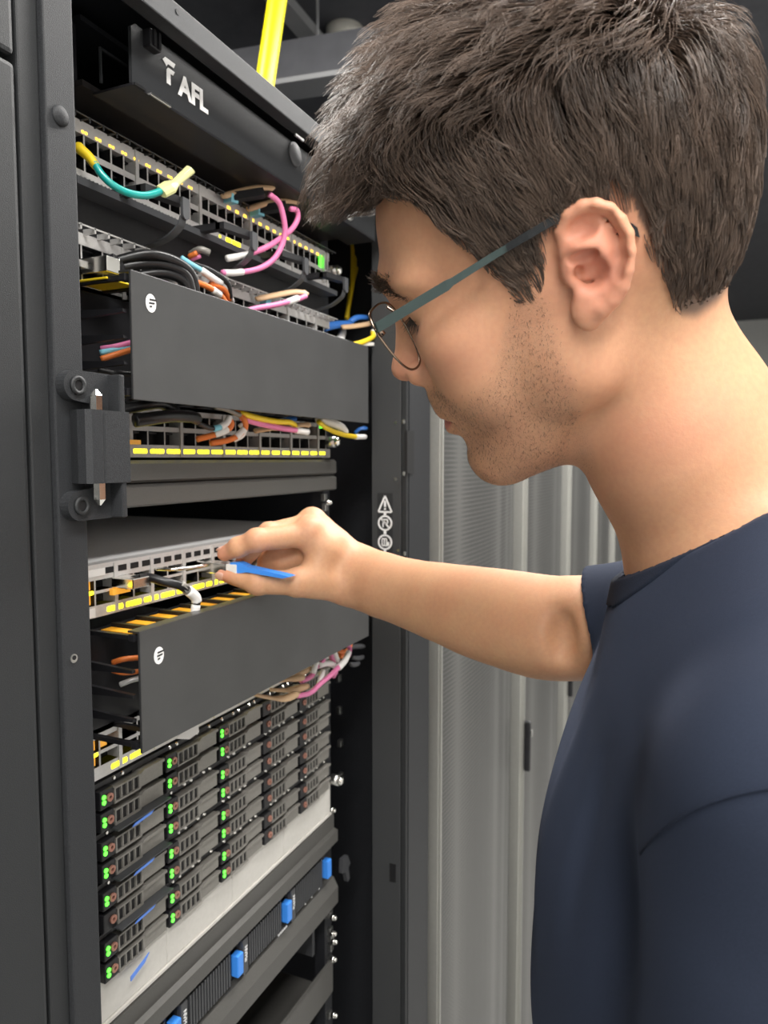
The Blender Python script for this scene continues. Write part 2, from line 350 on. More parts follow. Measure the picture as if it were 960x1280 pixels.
p_, q_ = onz(338, 112, .95), onz(600, 72, .95); dq = q_-p_; p_, q_ = p_-dq*.35, q_+dq*.4
beam_box('web', 'ceil', p_, q_, .05, .0, .10, bm1); beam_box('lower_flange', 'beam', p_, q_, .09, -.012, 0, bm1)
stt = thing('ceiling_strut', 'light grey steel strut running under the dark ceiling beside the yellow tube', 'strut', tuple(onz(380, 40, 1.25)))
p_, q_ = onz(300, -50, 1.25), onz(410, 76, 1.25); beam_box('channel', 'beam', p_, q_+(q_-p_)*.1, .055, 0, .03, stt)
de = thing('smoke_detector', 'small round off-white detector under the dark ceiling', 'smoke detector', tuple(onz(431, 64, 1.25)))
p = onz(431, 62, 1.26)
B().tube([p, p+Vector((0, 0, .014)), p+Vector((0, 0, .030)), p+Vector((0, 0, .060))], [.030, .055, .058, .058], 24).obj('dome', 'sensor', de, True)
B().tube([p-Vector((0, 0, .010)), p], [.022, .030], 24).obj('sensor_ring', 'yellow', de, True)
yd = thing('overhead_fiber_duct', 'thin yellowish duct strip running under the ceiling beside the yellow tube', 'duct', tuple(onz(370, 78, 1.1)))
p_, q_ = onz(338, 86, 1.10), onz(404, 71, 1.10); beam_box('channel', 'tan', p_-(q_-p_)*.5, q_, .05, 0, .02, yd)
for tq in (.0, .9): c = p_+(q_-p_)*tq; B().cyl(c+Vector((0, 0, .015)), Vector((c.x, c.y, 1.32)), .004, 8).obj('hanger_rod', 'beam', yd)
gcc = thing('overhead_cable', 'thin dark green cord hanging across the dark ceiling', 'cable', tuple(onz(410, 52, 1.22)))
B().tube(spline([onz(270, 72, 1.24), onz(300, 70, 1.22), onz(350, 66, 1.2), onz(410, 52, 1.22), onz(470, 34, 1.24)]), .006, 8).obj('jacket', 'greencord', gcc, True)
# ------------------------------------------------------------------ fibre housing at the top
fh = thing('fiber_housing', 'black fibre patch housing with AFL lettering on its front door, top of the cabinet', 'patch panel', (.668, .6, .286))
B().box(.447, .885, .452, .86, .2875, .292).obj('bottom_tray', mat('housing_underside', (.020, .018, .018), .30, 0, .05, 300), fh)
B().box(.447, .885, .452, .86, .336, .340).obj('lid', 'dark', fh)
B().box(.447, .450, .46, .86, .292, .336).obj('side_wall', 'black', fh); B().box(.882, .885, .46, .86, .292, .336).obj('side_wall', 'black', fh)
dr = B().prism([(.4575, .2865), (.905, .2865), (.905, .3315), (.462, .3315), (.4575, .3275), (.4575, .291)], YC, YC+.003).obj('front_door', 'powder', fh)
B().box(.4575, .905, YC-.0002, YC+.040, .2845, .2863).obj('door_bottom_lip', 'black', dr)
B().box(.50, .905, YC+.001, YC+.012, .3318, .3335, bev=.0004).obj('door_top_rib', 'powder2', dr)
cl = B().box(.4705, .4835, YC-.007, YC+.002, .3185, .3320, bev=.0012).obj('door_latch', 'black', dr)
for k in range(2): B().box(.4730+.0055*k, .4755+.0055*k, YC-.009, YC-.007, .3195, .3315).obj('latch_rib', 'black', cl)
for px, py in ((368, 193), (436, 263)):
    c = at(px, py, YC); B().tube([(c.x, YC, c.z), (c.x, YC-.0015, c.z), (c.x, YC-.0022, c.z)], [.0125, .0122, .0105], 24).obj('door_button', 'hookgrey' if px < 400 else 'zinc', dr, True)
for x0, x1 in ((.4585, .4700), (.4760, .500)):
    B().box(x0, x1, YC-.002, YC+.001, .2848, .2868, bev=.0004).obj('door_hinge', 'zinc' if x0 > .47 else 'black', dr)
# the emblem: a slanted two-armed mark, then the letters
lg = B(); z0 = .3035; x0 = .4925
lg.prism([(x0, z0+.0165), (x0+.003, z0+.0195), (x0+.0155, z0+.0195), (x0+.0135, z0+.0155), (x0+.0065, z0+.0155), (x0+.0045, z0+.013), (x0+.003, z0+.0145)], YC-.0004, YC)
lg.prism([(x0+.0045, z0+.0105), (x0+.0065, z0+.0128), (x0+.0145, z0+.0128), (x0+.0125, z0+.0092), (x0+.0092, z0+.0092), (x0+.0092, z0), (x0+.0045, z0)], YC-.0004, YC)
lg.obj('emblem', 'whiteink', dr)
text('lettering', 'AFL', .0235, (.5120, YC-.0003, .3015), 'whiteink', dr, bold=.0009)
br = B().box(.470, .4715, .455, .457, .300, .326).box(.470, .500, .455, .457, .326, .328).obj('inner_bracket', 'hookgrey', fh)

# ------------------------------------------------------------------ switches
def port_mesh(w_, h_, d_=.012):
    def f(bm):
        v = [bm.verts.new(p) for p in ((-w_/2,0,-h_/2),(w_/2,0,-h_/2),(w_/2,0,h_/2),(-w_/2,0,h_/2),(-w_/2,d_,-h_/2),(w_/2,d_,-h_/2),(w_/2,d_,h_/2),(-w_/2,d_,h_/2))]
        for q in ((0,1,5,4),(1,2,6,5),(2,3,7,6),(3,0,4,7),(4,5,6,7)): bm.faces.new([v[i] for i in q])
        box(bm, -w_*.30, w_*.30, d_*.45, d_, h_/2-.0022, h_/2-.0008)
    return shared('port', 'cavity', f)
def switch(name, label, z0, z1, cols, xs0, pitch, per, rows, face, zb=None, depth=.38, y=YR):
    """rows: list of (z low, z high) of the openings; face is a grid of real bars with the ports behind"""
    t = thing(name, label, 'network switch', ((XL+XR)/2, y+.2, z0))
    B().box(XL, XR, y+.013, y+depth, z0+.001, z1-.0005).obj('chassis', 'lid', t)
    g = B(); zs = [z0] + [v for r in rows for v in r] + [z1]; zs = sorted(zs)
    for i in range(0, len(zs), 2): g.box(XL, XR, y, y+.0125, zs[i], zs[i+1])
    for c in range(cols+1):
        wd = .0016 if c % per else .0040
        x = xs0 + pitch*c
        if x > XR-.002: break
        for r in rows: g.box(x-wd/2, x+wd/2, y+.0005, y+.0125, *r)
        if c % per == 0: g.box(x-wd/2, x+wd/2, y-.0012, y, z0+.001, z1-.001)
    g.obj('faceplate', face, t)
    pms = [port_mesh(pitch-.0018, r[1]-r[0]) for r in rows]
    for c in range(cols):
        x = xs0 + pitch*(c+.5)
        if x > XR-.006: break
        for r, pm_ in zip(rows, pms): inst('port', pm_, (x, y+.0006, (r[0]+r[1])/2), t)
    return t
led_s = {}
def led(t, mname, x, z, w_, h_, y=YR):
    k = (mname, w_, h_)
    if k not in led_s: led_s[k] = shared('indicator_led', mname, lambda bm: box(bm, -w_/2, w_/2, -.0007, .001, -h_/2, h_/2, bev=min(w_, h_)*.30))
    return inst('indicator_led', led_s[k], (x, y, z), t)

s1 = switch('network_switch', 'uppermost network switch, two port rows with amber lights, right under the patch housing', .2225, .2705, 30, .4360, .01475, 6, [(.2315, .2430), (.2480, .2600)], 'silverd')
for c in range(30):
    x = .4360 + .01475*c
    if c < 12:
        for dx in (-.0018, .0018): led(s1, 'leda', x+dx+.0, .2622, .0026, .0022)
    elif c >= 15: led(s1, 'leda', x+.004, .2622, .0058, .0032)
g = B()
for k in range(40): g.box(.447+.0044*k, .4492+.0044*k, YR-.0015, YR, .2225, .2262)
g.box(.447, .64, YR-.0015, YR, .2262, .2275); g.obj('vent_comb', 'silverd', s1)
g = B(); g.box(XL, XR, YR-.0105, YR-.0095, .2695, .2703)
for k in range(30): g.box(.4463+.01475*k, .4473+.01475*k, YR-.0105, YR, .2693, .2705)
for k in range(30): g.box(.4463+.01475*k, .4473+.01475*k, YR-.0105, YR-.0095, .2660, .2695)
g.obj('wire_guard', 'hookgrey', s1)
led(s1, 'ledg', .8610, .2545, .0060, .0145); B().box(.8650, .8675, YR-.004, YR, .2285, .2655, bev=.0005).obj('end_handle', 'silver', s1)
led(s1, 'ledy', .6450, .2285, .0028, .0028); led(s1, 'ledy', .6600, .2285, .0095, .0042); led(s1, 'ledy', .6740, .2285, .0150, .0042)
def thumbscrew(t, x, z, y=YR):
    B().tube([(x, y, z), (x, y-.012, z)], .0075, 16).obj('thumbscrew', 'zinc', t, True)
    B().tube([(x, y-.012, z), (x, y-.016, z), (x, y-.0175, z)], [.0062, .0058, .003], 16).obj('thumbscrew_head', 'nickel', t, True)
thumbscrew(s1, .8865, .2475)

s2 = switch('network_switch', 'silver network switch half hidden behind the upper grey cover, full of cables', .136, .1815, 19, .4365, .0228, 3, [(.1415, .1545), (.1600, .1720)], 'silver')
g = B(); g.box(XL, XR, YR-.0125, YR-.0115, .1830, .1842)
for k in range(30): g.box(.4463+.01475*k, .4480+.01475*k, YR-.0125, YR, .1800, .1845)
g.obj('wire_guard', 'silver', s2)
B().box(.455, .470, YR-.030, YR-.002, .1475, .1600, bev=.0008).obj('transceiver_shell', 'nickel', s2)
B().box(.448, .482, YR-.036, YR-.001, .1395, .1412, bev=.0005).obj('pull_latch', 'yellow', s2)

s3 = switch('network_switch', 'network switch with a line of yellow lights, under the upper grey cover', .0005, .0455, 19, .4405, .0228, 3, [(.0120, .0245), (.0290, .0405)], 'silver_shaded')
for c in range(19):
    xx = .4405 + .0228*(c+.5)
    if xx > .872: break
    led(s3, 'ledy', xx, .0062, .0185 if c < 12 else .0165, .0042)
led(s3, 'ledg', .8585, .0420, .0060, .0060); thumbscrew(s3, .8790, .0215)
B().box(.470, .4935, YR-.004, YR, .0120, .0155).obj('transceiver_latch', 'amber', s3); B().box(.4985, .5180, YR-.0035, YR, .0120, .0160).obj('transceiver_latch', 'amber', s3)

s4 = switch('network_switch', 'silver network switch with steel lid, the one the hand is plugging into', -.1345, -.0895, 19, .4405, .0228, 2, [(-.1245, -.1145), (-.1120, -.1030)], 'silver', depth=.42)
vent = shared('vent_slot', 'cavity', lambda bm: box(bm, -.0050, .0050, -.0004, .003, -.0026, .0026))
for k in range(26): inst('vent_slot', vent, (.4800+.01485*k, YR, -.0960), s4)
for c in range(0, 18):
    if c == 0: continue
    led(s4, 'ledy', .4405+.0228*(c+.95), -.1298, .0190, .0046)
B().box(.447, .462, YR-.0006, YR, -.1340, -.1262).obj('asset_label', 'whitec', s4); B().box(.447, .474, YR-.0006, YR, -.0995, -.0935).obj('asset_label', 'whitec', s4)
for x0, x1, a in ((.4475, .4605, -.1120), (.4475, .4605, -.1245)):
    B().box(x0, x1, YR+.003, YR+.008, a+.001, a+.009).obj('port_glow', 'glow', s4)
led(s4, 'ledy', .4560, -.1130, .010, .0035)
B().box(.4815, .5020, YR-.024, YR, -.1120, -.1030, bev=.0008).obj('transceiver_shell', 'nickel', s4)
B().box(.4790, .5000, YR-.004, YR, -.1180, -.1125).obj('port_glow', 'glow', s4)
bail = B().tube(spline([(.536, YR, -.1035), (.545, YR-.018, -.1035), (.570, YR-.024, -.1040), (.592, YR-.018, -.1045), (.598, YR, -.1045)]), .0017, 8).obj('bail_latch', 'nickel', s4, True)

s5 = switch('network_switch', 'amber lit network switch peeking out under the lower black cover', -.2745, -.2300, 19, .4405, .0228, 2, [(-.2635, -.2530), (-.2500, -.2390)], 'silver')
for c in range(1, 18): led(s5, 'ledy', .4405+.0228*(c+.95), -.2690, .0190, .0046)
for x0, x1, a in ((.4475, .4605, -.2500), (.4475, .4605, -.2635), (.4640, .4740, -.2500)):
    B().box(x0, x1, YR+.003, YR+.008, a+.001, a+.009).obj('port_glow', 'glow', s5)
led(s5, 'ledy', .4560, -.2520, .010, .0035)
for k in range(9): B().box(.560+.0228*k, .575+.0228*k, YR-.010, YR, -.2480, -.2440).obj('transceiver_latch', 'amber', s5)

# ------------------------------------------------------------------ hook style cable manager
hm = thing('cable_manager', 'black cable manager with hanging hooks under the uppermost switch', 'cable manager', (.668, .48, .184))
B().box(XL, XR, YR+.010, YR+.016, .1850, .2220).obj('back_bar', 'black', hm)
B().box(XL, XR, YR-.012, YR+.010, .2145, .2205).obj('shelf_lip', 'hookgrey', hm)
for x in (.538, .645, .750, .851):
    h = B()
    h.prism([(x-.048, .2185), (x+.004, .2225), (x+.004, .2270), (x-.006, .2280), (x-.048, .2250)], YR-.040, YR-.030)
    h.box(x-.048, x-.040, YR-.035, YR+.010, .2185, .2250)
    ho = h.obj('hook_arm', 'black', hm)
    pts = [(x-.0046, .2275), (x+.0046, .2275)] + [(x+.0046*math.cos(math.pi*k/8), .2135-.0046*math.sin(math.pi*k/8)) for k in range(9)]
    B().prism(pts, YR-.043, YR-.040).obj('hook_tab', 'hookgrey', hm)
    sp_ = [(p.x, p.y) for p in spline([Vector((YR-.0400, .2120, 0)), Vector((YR-.0360, .2040, 0)), Vector((YR-.0200, .1950, 0)), Vector((YR+.0080, .1900, 0))], 5)]
    B().prism(sp_ + [(a, b-.0016) for a, b in sp_[::-1]], x-.0055, x+.0035, 'x').obj('hook_strap', 'hookgrey', hm)

# ------------------------------------------------------------------ finger style cable managers with flat covers
def finger_manager(label, z0, z1, cl_label, top_fingers):
    t = thing('cable_manager', label, 'cable manager', (.668, .44, z0))
    B().box(XL, XR, YR, YR+.004, z0+.004, z1-.006).obj('back_plate', 'black', t)
    fn = shared('finger', 'black', lambda bm: (box(bm, -.0022, .0022, YC+.006-YR, 0, -.0018, .0018), box(bm, -.0035, .0035, YC+.004-YR, YC+.010-YR, -.0030, .0030, bev=.0008)))
    for k in range(15):
        x = .452 + .0298*k
        inst('finger', fn, (x, YR, z1-.0055), t); inst('finger', fn, (x, YR, z0+.006), t)
    sd = shared('side_finger', 'black', lambda bm: prism(bm, [(YR, -.004), (YC+.004, -.0012), (YC+.004, .0012), (YR, .004)], -.002, .002, 'x'))
    for k in range(3): inst('side_finger', sd, (.4475, 0, z0+.028+.020*k), t)
    c = B().box(.4505, .8835, YC, YC+.0022, z0, z1, bev=.0006).obj('cover', 'cover', t)
    B().box(.4505, .8835, YC+.0022, YC+.012, z1-.0016, z1).obj('cover_flange', 'cover', c)
    lx, lz = .4725, (z0+z1)/2 + (.028 if z0 > 0 else .0255)
    d = B(); d.prism([(lx+.0062*math.cos(2*math.pi*k/28)*.95, lz+.0072*math.sin(2*math.pi*k/28)) for k in range(28)], YC-.0003, YC); dd = d.obj('round_emblem', 'whiteink', c)
    for zz, x0, x1 in ((lz+.0028, lx-.0018, lx+.0062), (lz, lx-.0024, lx+.0040), (lz-.0028, lx-.0018, lx+.0010)):
        B().prism([(x0, zz-.0008), (x1, zz-.0002), (x1, zz+.0010), (x0, zz+.0006)], YC-.0006, YC-.0003).obj('emblem_stroke', 'black', dd)
    return t
finger_manager('upper cable manager with a flat grey cover and round white emblem', .0455, .1450, '', False)
m2 = finger_manager('lower cable manager with a flat black cover, below the reaching hand', -.2385, -.1385, '', True)
for k in range(12): B().box(.4660+.0298*k, .4780+.0298*k, YC+.020, YR-.002, -.1460, -.1452).obj('amber_reflection', 'amber', m2)  # reflected amber glow between the fingers, painted as orange plates

# ------------------------------------------------------------------ filler panels
bp = thing('filler_panel', 'dark grey ribbed filler panel below the line of yellow lights', 'filler panel', (.668, .48, -.044))
B().prism([(YR, -.0225), (YR-.004, -.0200), (YR-.004, -.0050), (YR, -.0020), (YR+.006, -.0020), (YR+.006, -.0225)], XL-.003, XR+.010, 'x').obj('upper_rib', 'greybar', bp)
B().prism([(YR, -.0440), (YR-.004, -.0420), (YR-.004, -.0265), (YR, -.0235), (YR+.006, -.0235), (YR+.006, -.0440)], XL-.003, XR+.010, 'x').obj('lower_rib', 'greybar', bp)
wp = thing('filler_panel', 'white filler panel in four sections below the drive servers', 'filler panel', (.668, .48, -.495))
xs = [.440, .541, .649, .757, .880]
for a, b_ in zip(xs, xs[1:]): B().box(a+.0004, b_-.0004, YR, YR+.005, -.4925, -.4500, bev=.0005).obj('section', 'whitepanel', wp)
B().box(.440, .880, YR-.002, YR+.005, -.4960, -.4930).obj('bottom_edge', 'whitepanel', wp)
thumbscrew(wp, .8850, -.4480)

# ------------------------------------------------------------------ drive servers: 4 x 1U, ten carriers each
CW, CH, UH = .0833, .0188, .0449
def carrier_body(bm):
    # plate with chamfered raised right half
    prism(bm, [(.0175, -.0085), (.0815, -.0085), (.0815, .0070), (.0520, .0070), (.0485, .0048), (.0175, .0048)], -.002, .010)
cb = shared('carrier_plate', 'carrier', lambda bm: carrier_body(bm))
ch = shared('carrier_latch', 'carrier', lambda bm: (prism(bm, [(.0500, .0045), (.0815, .0052), (.0815, .0078), (.0540, .0078), (.0500, .0055)], -.0050, -.002), box(bm, .0175, .0190, -.0045, -.002, -.0085, .0048), box(bm, .0175, .0480, -.0040, -.002, -.0088, -.0072), box(bm, .0175, .0500, -.0040, -.002, .0040, .0054), *[box(bm, .0262+.0074*k, .0276+.0074*k, -.0036, -.002, -.0072, .0040) for k in range(3)], box(bm, .0478, .0500, -.0042, -.002, -.0085, .0050)))
cv = shared('vent_opening', 'cavity', lambda bm: box(bm, 0, .0058, -.0024, -.0020, -.0068, .0036))
cblk = shared('indicator_block', 'black', lambda bm: box(bm, .0010, .0168, -.004, .010, -.0085, .0080, bev=.0012))
cl1 = shared('activity_led', 'ledg', lambda bm: tube(bm, [(0, 0, 0), (0, -.0010, 0)], .0020, 12))
crb = shared('release_button', 'copper', lambda bm: ring(bm, (0, 0, 0), .0016, .0036, -.0016, 0, 20))
hexh = shared('vent_bead', 'nickel', lambda bm: tube(bm, [(0, 0, 0), (0, -.0012, 0)], [.0021, .0014], 8))
ords = ['topmost', 'second', 'third', 'lowest']
srv_dark = [0, 1, 2, 3, 4]
for u in range(4):
    zt = -.2760 - UH*u
    sv = thing('rack_server', f'{ords[u]} of the four drive servers with green lights above the white panel', 'server', (.668, .60, zt-UH))
    B().box(XL, XR-.006, YR+.004, YR+.60, zt-UH+.0006, zt-.0004).obj('chassis', 'black', sv)
    B().box(XL, XR-.006, YR-.001, YR+.004, zt-.0052, zt-.0010).obj('top_strip', 'black', sv)
    for c in range(5):
        for r_ in range(2):
            x0 = .4545 + CW*c; zc = zt - .0150 - .0198*r_
            cr_ = inst('drive_carrier', cb, (x0, YR-.002, zc), sv)
            inst('carrier_latch', ch, (x0, YR-.002, zc), cr_); inst('indicator_block', cblk, (x0, YR-.002, zc), cr_)
            for k in range(4): inst('vent_opening', cv, (x0+.0196+.0074*k, YR-.002, zc), cr_)
            if not (u == 2 and r_ == 1 and c == 0) and c < 3:
                inst('activity_led', cl1, (x0+.0052, YR-.006, zc+.0022), cr_); inst('activity_led', cl1, (x0+.0052, YR-.006, zc-.0024), cr_)
            inst('release_button', crb, (x0+.0118, YR-.006, zc), cr_)
        for k in range(7 if c else 3):
            if (k+c+u) % 3: inst('vent_bead', hexh, (.4545+CW*c+.012+.0102*k, YR-.001, zt-.0030), sv)
    if u in (1, 2, 3):
        tg = B(); xx, zz = .4860, zt-.0032
        tg.prism([(xx, zz-.0016), (xx+.004, zz-.0016), (xx+.024, zz-.0004), (xx+.028, zz+.0030), (xx+.023, zz+.0024), (xx+.004, zz+.0006)], YR-.013, YR-.012)
        tg.obj('pull_tag', 'bluetag', sv)
        B().box(xx-.018, xx+.050, YR-.014, YR-.001, zz+.0030, zz+.0042).obj('tag_shelf', 'hookgrey', sv)
    if u == 3:
        zz = zt-UH-.002
        B().prism([(.482, zz-.010), (.500, zz-.004), (.506, zz+.002), (.498, zz-.001), (.482, zz-.006)], YR-.010, YR-.009).obj('pull_tag', 'bluetag', sv)

# ------------------------------------------------------------------ bottom server with blue tabs, then an empty bay
ns = thing('storage_server', 'storage server with bright blue release tabs and NVMe drive labels near the bottom', 'server', (.668, .60, -.625))
B().box(XL-.003, XR, YR+.004, YR+.62, -.6235, -.4965).obj('chassis', 'black', ns)
B().prism([(YR-.002, -.5370), (YR-.010, -.5340), (YR-.010, -.5180), (YR-.004, -.5160), (YR-.004, -.4975), (YR+.004, -.4975), (YR+.004, -.5370)], XL-.003, XR-.002, 'x').obj('upper_bezel', 'greybar', ns)
B().prism([(YR-.010, -.6235), (YR-.010, -.6010), (YR-.003, -.5880), (YR+.004, -.5860), (YR+.004, -.6235)], XL-.003, XR-.002, 'x').obj('lower_bezel', 'greybar', ns)
rib = shared('grille_rib', 'hookgrey', lambda bm: box(bm, -.0011, .0011, -.003, .003, -.0185, .0185))
for k, xt in enumerate((.543, .649, .754, .859)):
    dv = B().box(xt-.100, xt-.007, YR-.001, YR+.004, -.5840, -.5390).obj('drive_module', 'black', ns)
    B().box(xt-.0055, xt+.0055, YR-.010, YR, -.5750, -.5500, bev=.0015).obj('blue_tab', 'bluetab', ns)
    if k < 3:
        B().box(xt+.0085, xt+.0185, YR-.007, YR, -.5820, -.5410, bev=.001).obj('label_block', 'hookgrey', ns)
        text('drive_lettering', 'NVMe', .0070, (xt+.0112, YR-.0075, -.5490), 'whiteink', ns, rot=(R(90), R(90), 0))
    for q in range(15):
        if xt-.080+.0047*q < xt-.009: inst('grille_rib', rib, (xt-.080+.0047*q, YR-.002, -.5615), dv)
led(ns, 'ledm', .7660, -.5745, .0060, .0060, YR-.002)
for k in range(5): led(ns, 'whiteink', .7400+.0045*k, -.5860, .0030, .0022, YR-.002)
for x in (.805, .822, .842): led(ns, 'whiteink', x, -.5835, .0022, .0022, YR-.002)
sh = thing('equipment_shelf', 'black shelf rails in the dark empty bay at the bottom of the open cabinet', 'shelf', (.668, .7, -.80))
B().prism([(YR, -.7600), (YR, -.7150), (YR+.006, -.7150), (YR+.006, -.7560), (YR+.5, -.7560), (YR+.5, -.7600)], .445, XR, 'x').obj('tray', 'greybar', sh)
B().box(.862, .868, YR+.02, 1.2, -.70, -.66).obj('support_rail', 'hookgrey', sh)
# ------------------------------------------------------------------ implicit surfaces (for the person)
f4 = np.float32
def V(*a): return np.array(a, f4)
def smin(a, b, k):
    h = np.clip(.5 + .5*(b-a)/k, 0, 1); return b + (a-b)*h - k*h*(1-h)
def smax(a, b, k): return -smin(-a, -b, k)
def ell(p, c, r):
    r = V(*r); q = (p - V(*c)) / r; k0 = np.sqrt((q*q).sum(-1)) + 1e-9; q = q / r; k1 = np.sqrt((q*q).sum(-1)) + 1e-9
    return k0*(k0-1)/k1
def cone(p, a, b, ra, rb):
    a = V(*a); b = V(*b); ba = b-a; pa = p-a; h = np.clip((pa@ba)/(ba@ba), 0, 1)
    d = pa - h[..., None]*ba; return np.sqrt((d*d).sum(-1)) - (ra + (rb-ra)*h)
def chain(p, pts, rs, k=.006):
    d = None
    for a, b, ra, rb in zip(pts, pts[1:], rs, rs[1:]):
        e = cone(p, a, b, ra, rb); d = e if d is None else smin(d, e, k)
    return d
def surface(fn, lo, hi, h, blk=8):
    """Surface nets on a block-sparse grid, then two Newton steps onto the exact surface."""
    lo = np.array(lo, float); n = np.ceil((np.array(hi)-lo)/(h*blk)).astype(int)
    bc = np.stack(np.meshgrid(*[np.arange(k) for k in n], indexing='ij'), -1).reshape(-1, 3)
    ctr = (lo + (bc+.5)*blk*h).astype(f4); dc = fn(ctr)
    act = np.abs(dc) < blk*h*1.35
    D = np.empty(tuple(n*blk), f4)
    Dv = D.reshape(n[0], blk, n[1], blk, n[2], blk)
    Dv[:] = dc.reshape(n[0], 1, n[1], 1, n[2], 1)
    off = np.stack(np.meshgrid(*[np.arange(blk)]*3, indexing='ij'), -1).reshape(1, -1, 3)
    ab = bc[act]
    for s in range(0, len(ab), 600):
        q = ab[s:s+600]; P = (lo + (q[:, None, :]*blk + off)*h).astype(f4)
        v = fn(P.reshape(-1, 3)).reshape(-1, blk, blk, blk)
        Dv[q[:, 0], :, q[:, 1], :, q[:, 2], :] = v
    I = D < 0
    e = np.zeros(tuple(np.array(D.shape)-1), bool)
    c = [I[dx:D.shape[0]-1+dx, dy:D.shape[1]-1+dy, dz:D.shape[2]-1+dz] for dx in (0, 1) for dy in (0, 1) for dz in (0, 1)]
    al = c[0].copy(); an = c[0].copy()
    for q in c[1:]: al &= q; an |= q
    cells = np.argwhere(an & ~al)
    if len(cells) == 0: return np.zeros((0, 3)), np.zeros((0, 4), int)
    idx = -np.ones(e.shape, np.int32); idx[tuple(cells.T)] = np.arange(len(cells))
    cv = np.stack([D[cells[:, 0]+dx, cells[:, 1]+dy, cells[:, 2]+dz] for dx in (0, 1) for dy in (0, 1) for dz in (0, 1)], 1)
    corner = np.array([(dx, dy, dz) for dx in (0, 1) for dy in (0, 1) for dz in (0, 1)], float)
    acc = np.zeros((len(cells), 3)); cnt = np.zeros(len(cells))
    for i in range(8):
        for j in range(i+1, 8):
            if np.abs(corner[i]-corner[j]).sum() == 1:
                a, b = cv[:, i], cv[:, j]; m = (a < 0) != (b < 0); t = np.where(m, a/(a-b+1e-20), 0)
                acc += np.where(m[:, None], corner[i] + t[:, None]*(corner[j]-corner[i]), 0); cnt += m
    verts = lo + (cells + acc/np.maximum(cnt, 1)[:, None])*h
    faces = []
    for ax in range(3):
        sl0 = [slice(1, s-1) for s in D.shape]; A = I[tuple(sl0)]
        sl1 = list(sl0); sl1[ax] = slice(2, D.shape[ax]); Bq = I[tuple(sl1)]
        m = np.argwhere(A != Bq) + 1
        ins = I[tuple(m.T)]
        u, v = [(1, 2), (2, 0), (0, 1)][ax]
        du = np.zeros(3, int); du[u] = 1; dv = np.zeros(3, int); dv[v] = 1
        q = [m-du-dv, m-dv, m, m-du]
        ids = np.stack([idx[tuple(np.minimum(k, np.array(e.shape)-1).T)] for k in q], 1)
        ids[~ins] = ids[~ins][:, ::-1]
        faces.append(ids[(ids >= 0).all(1)])
    faces = np.concatenate(faces)
    for _ in range(2):
        p = verts.astype(f4); d = fn(p); g = grad(fn, p, h*.35); gn = (g*g).sum(-1) + 1e-6
        step = np.clip(d/gn, -h*6, h*6)[:, None]*g; sl = np.sqrt((step**2).sum(-1, keepdims=True)); step *= np.minimum(1, .8*h/(sl+1e-12))
        verts = verts - step
    return verts, faces
def grad(fn, p, e):
    g = np.empty(p.shape, f4)
    for i in range(3):
        o = np.zeros(3, f4); o[i] = e; g[:, i] = (fn(p+o) - fn(p-o))/(2*e)
    return g
def np_mesh(name, verts, faces, smooth=True):
    me = bpy.data.meshes.new(name); nv, nf = len(verts), len(faces); k = faces.shape[1]
    me.vertices.add(nv); me.vertices.foreach_set('co', np.ascontiguousarray(verts, f4).ravel())
    me.loops.add(nf*k); me.loops.foreach_set('vertex_index', np.ascontiguousarray(faces, np.int32).ravel())
    me.polygons.add(nf); me.polygons.foreach_set('loop_start', np.arange(0, nf*k, k, dtype=np.int32)); me.polygons.foreach_set('loop_total', np.full(nf, k, np.int32))
    me.polygons.foreach_set('use_smooth', np.full(nf, smooth)); me.update(calc_edges=True); me.validate(); return me

# head frame: origin between the ears, F to the face, L to the left ear (towards the camera), U to the crown
HO = np.array([.458515, .08837, .11499]); HF = np.array([-.125817, .947519, -.293902]); HL = np.array([-.924696, -.219312, -.31119]); HU = np.array([-.359314, .232617, .90376])
HM = np.stack([HF, HL, HU])                       # world -> head
def to_head(p): return (p - HO.astype(f4)) @ HM.T.astype(f4)
def from_head(q): return np.asarray(q) @ HM + HO
helix = [(-.0100,.0045),(-.0050,.0130),(-.0056,.0225),(-.0110,.0283),(-.0180,.0298),(-.0239,.0278),(-.0290,.0237),(-.0323,.0172),(-.0337,.0102),(-.0325,.0025),(-.0297,-.0056),(-.0258,-.0126),(-.0204,-.0174),(-.0148,-.0205)]
hl_l =  [.0700,.0755,.0790,.0815,.0835,.0850,.0860,.0866,.0868,.0864,.0852,.0835,.0820,.0805]
hl_r =  [.0026,.0030,.0034,.0036,.0036,.0036,.0036,.0036,.0037,.0038,.0038,.0040,.0042,.0045]
anti = [(-.0116,-.0112,.0785),(-.0168,-.0094,.0800),(-.0212,-.0050,.0812),(-.0216,.0010,.0815),(-.0200,.0055,.0812),(-.0160,.0105,.0800),(-.0112,.0142,.0780)]
anti2 = [(-.0214,.0010,.0815),(-.0232,.0080,.0822),(-.0226,.0155,.0815),(-.0205,.0215,.0800)]
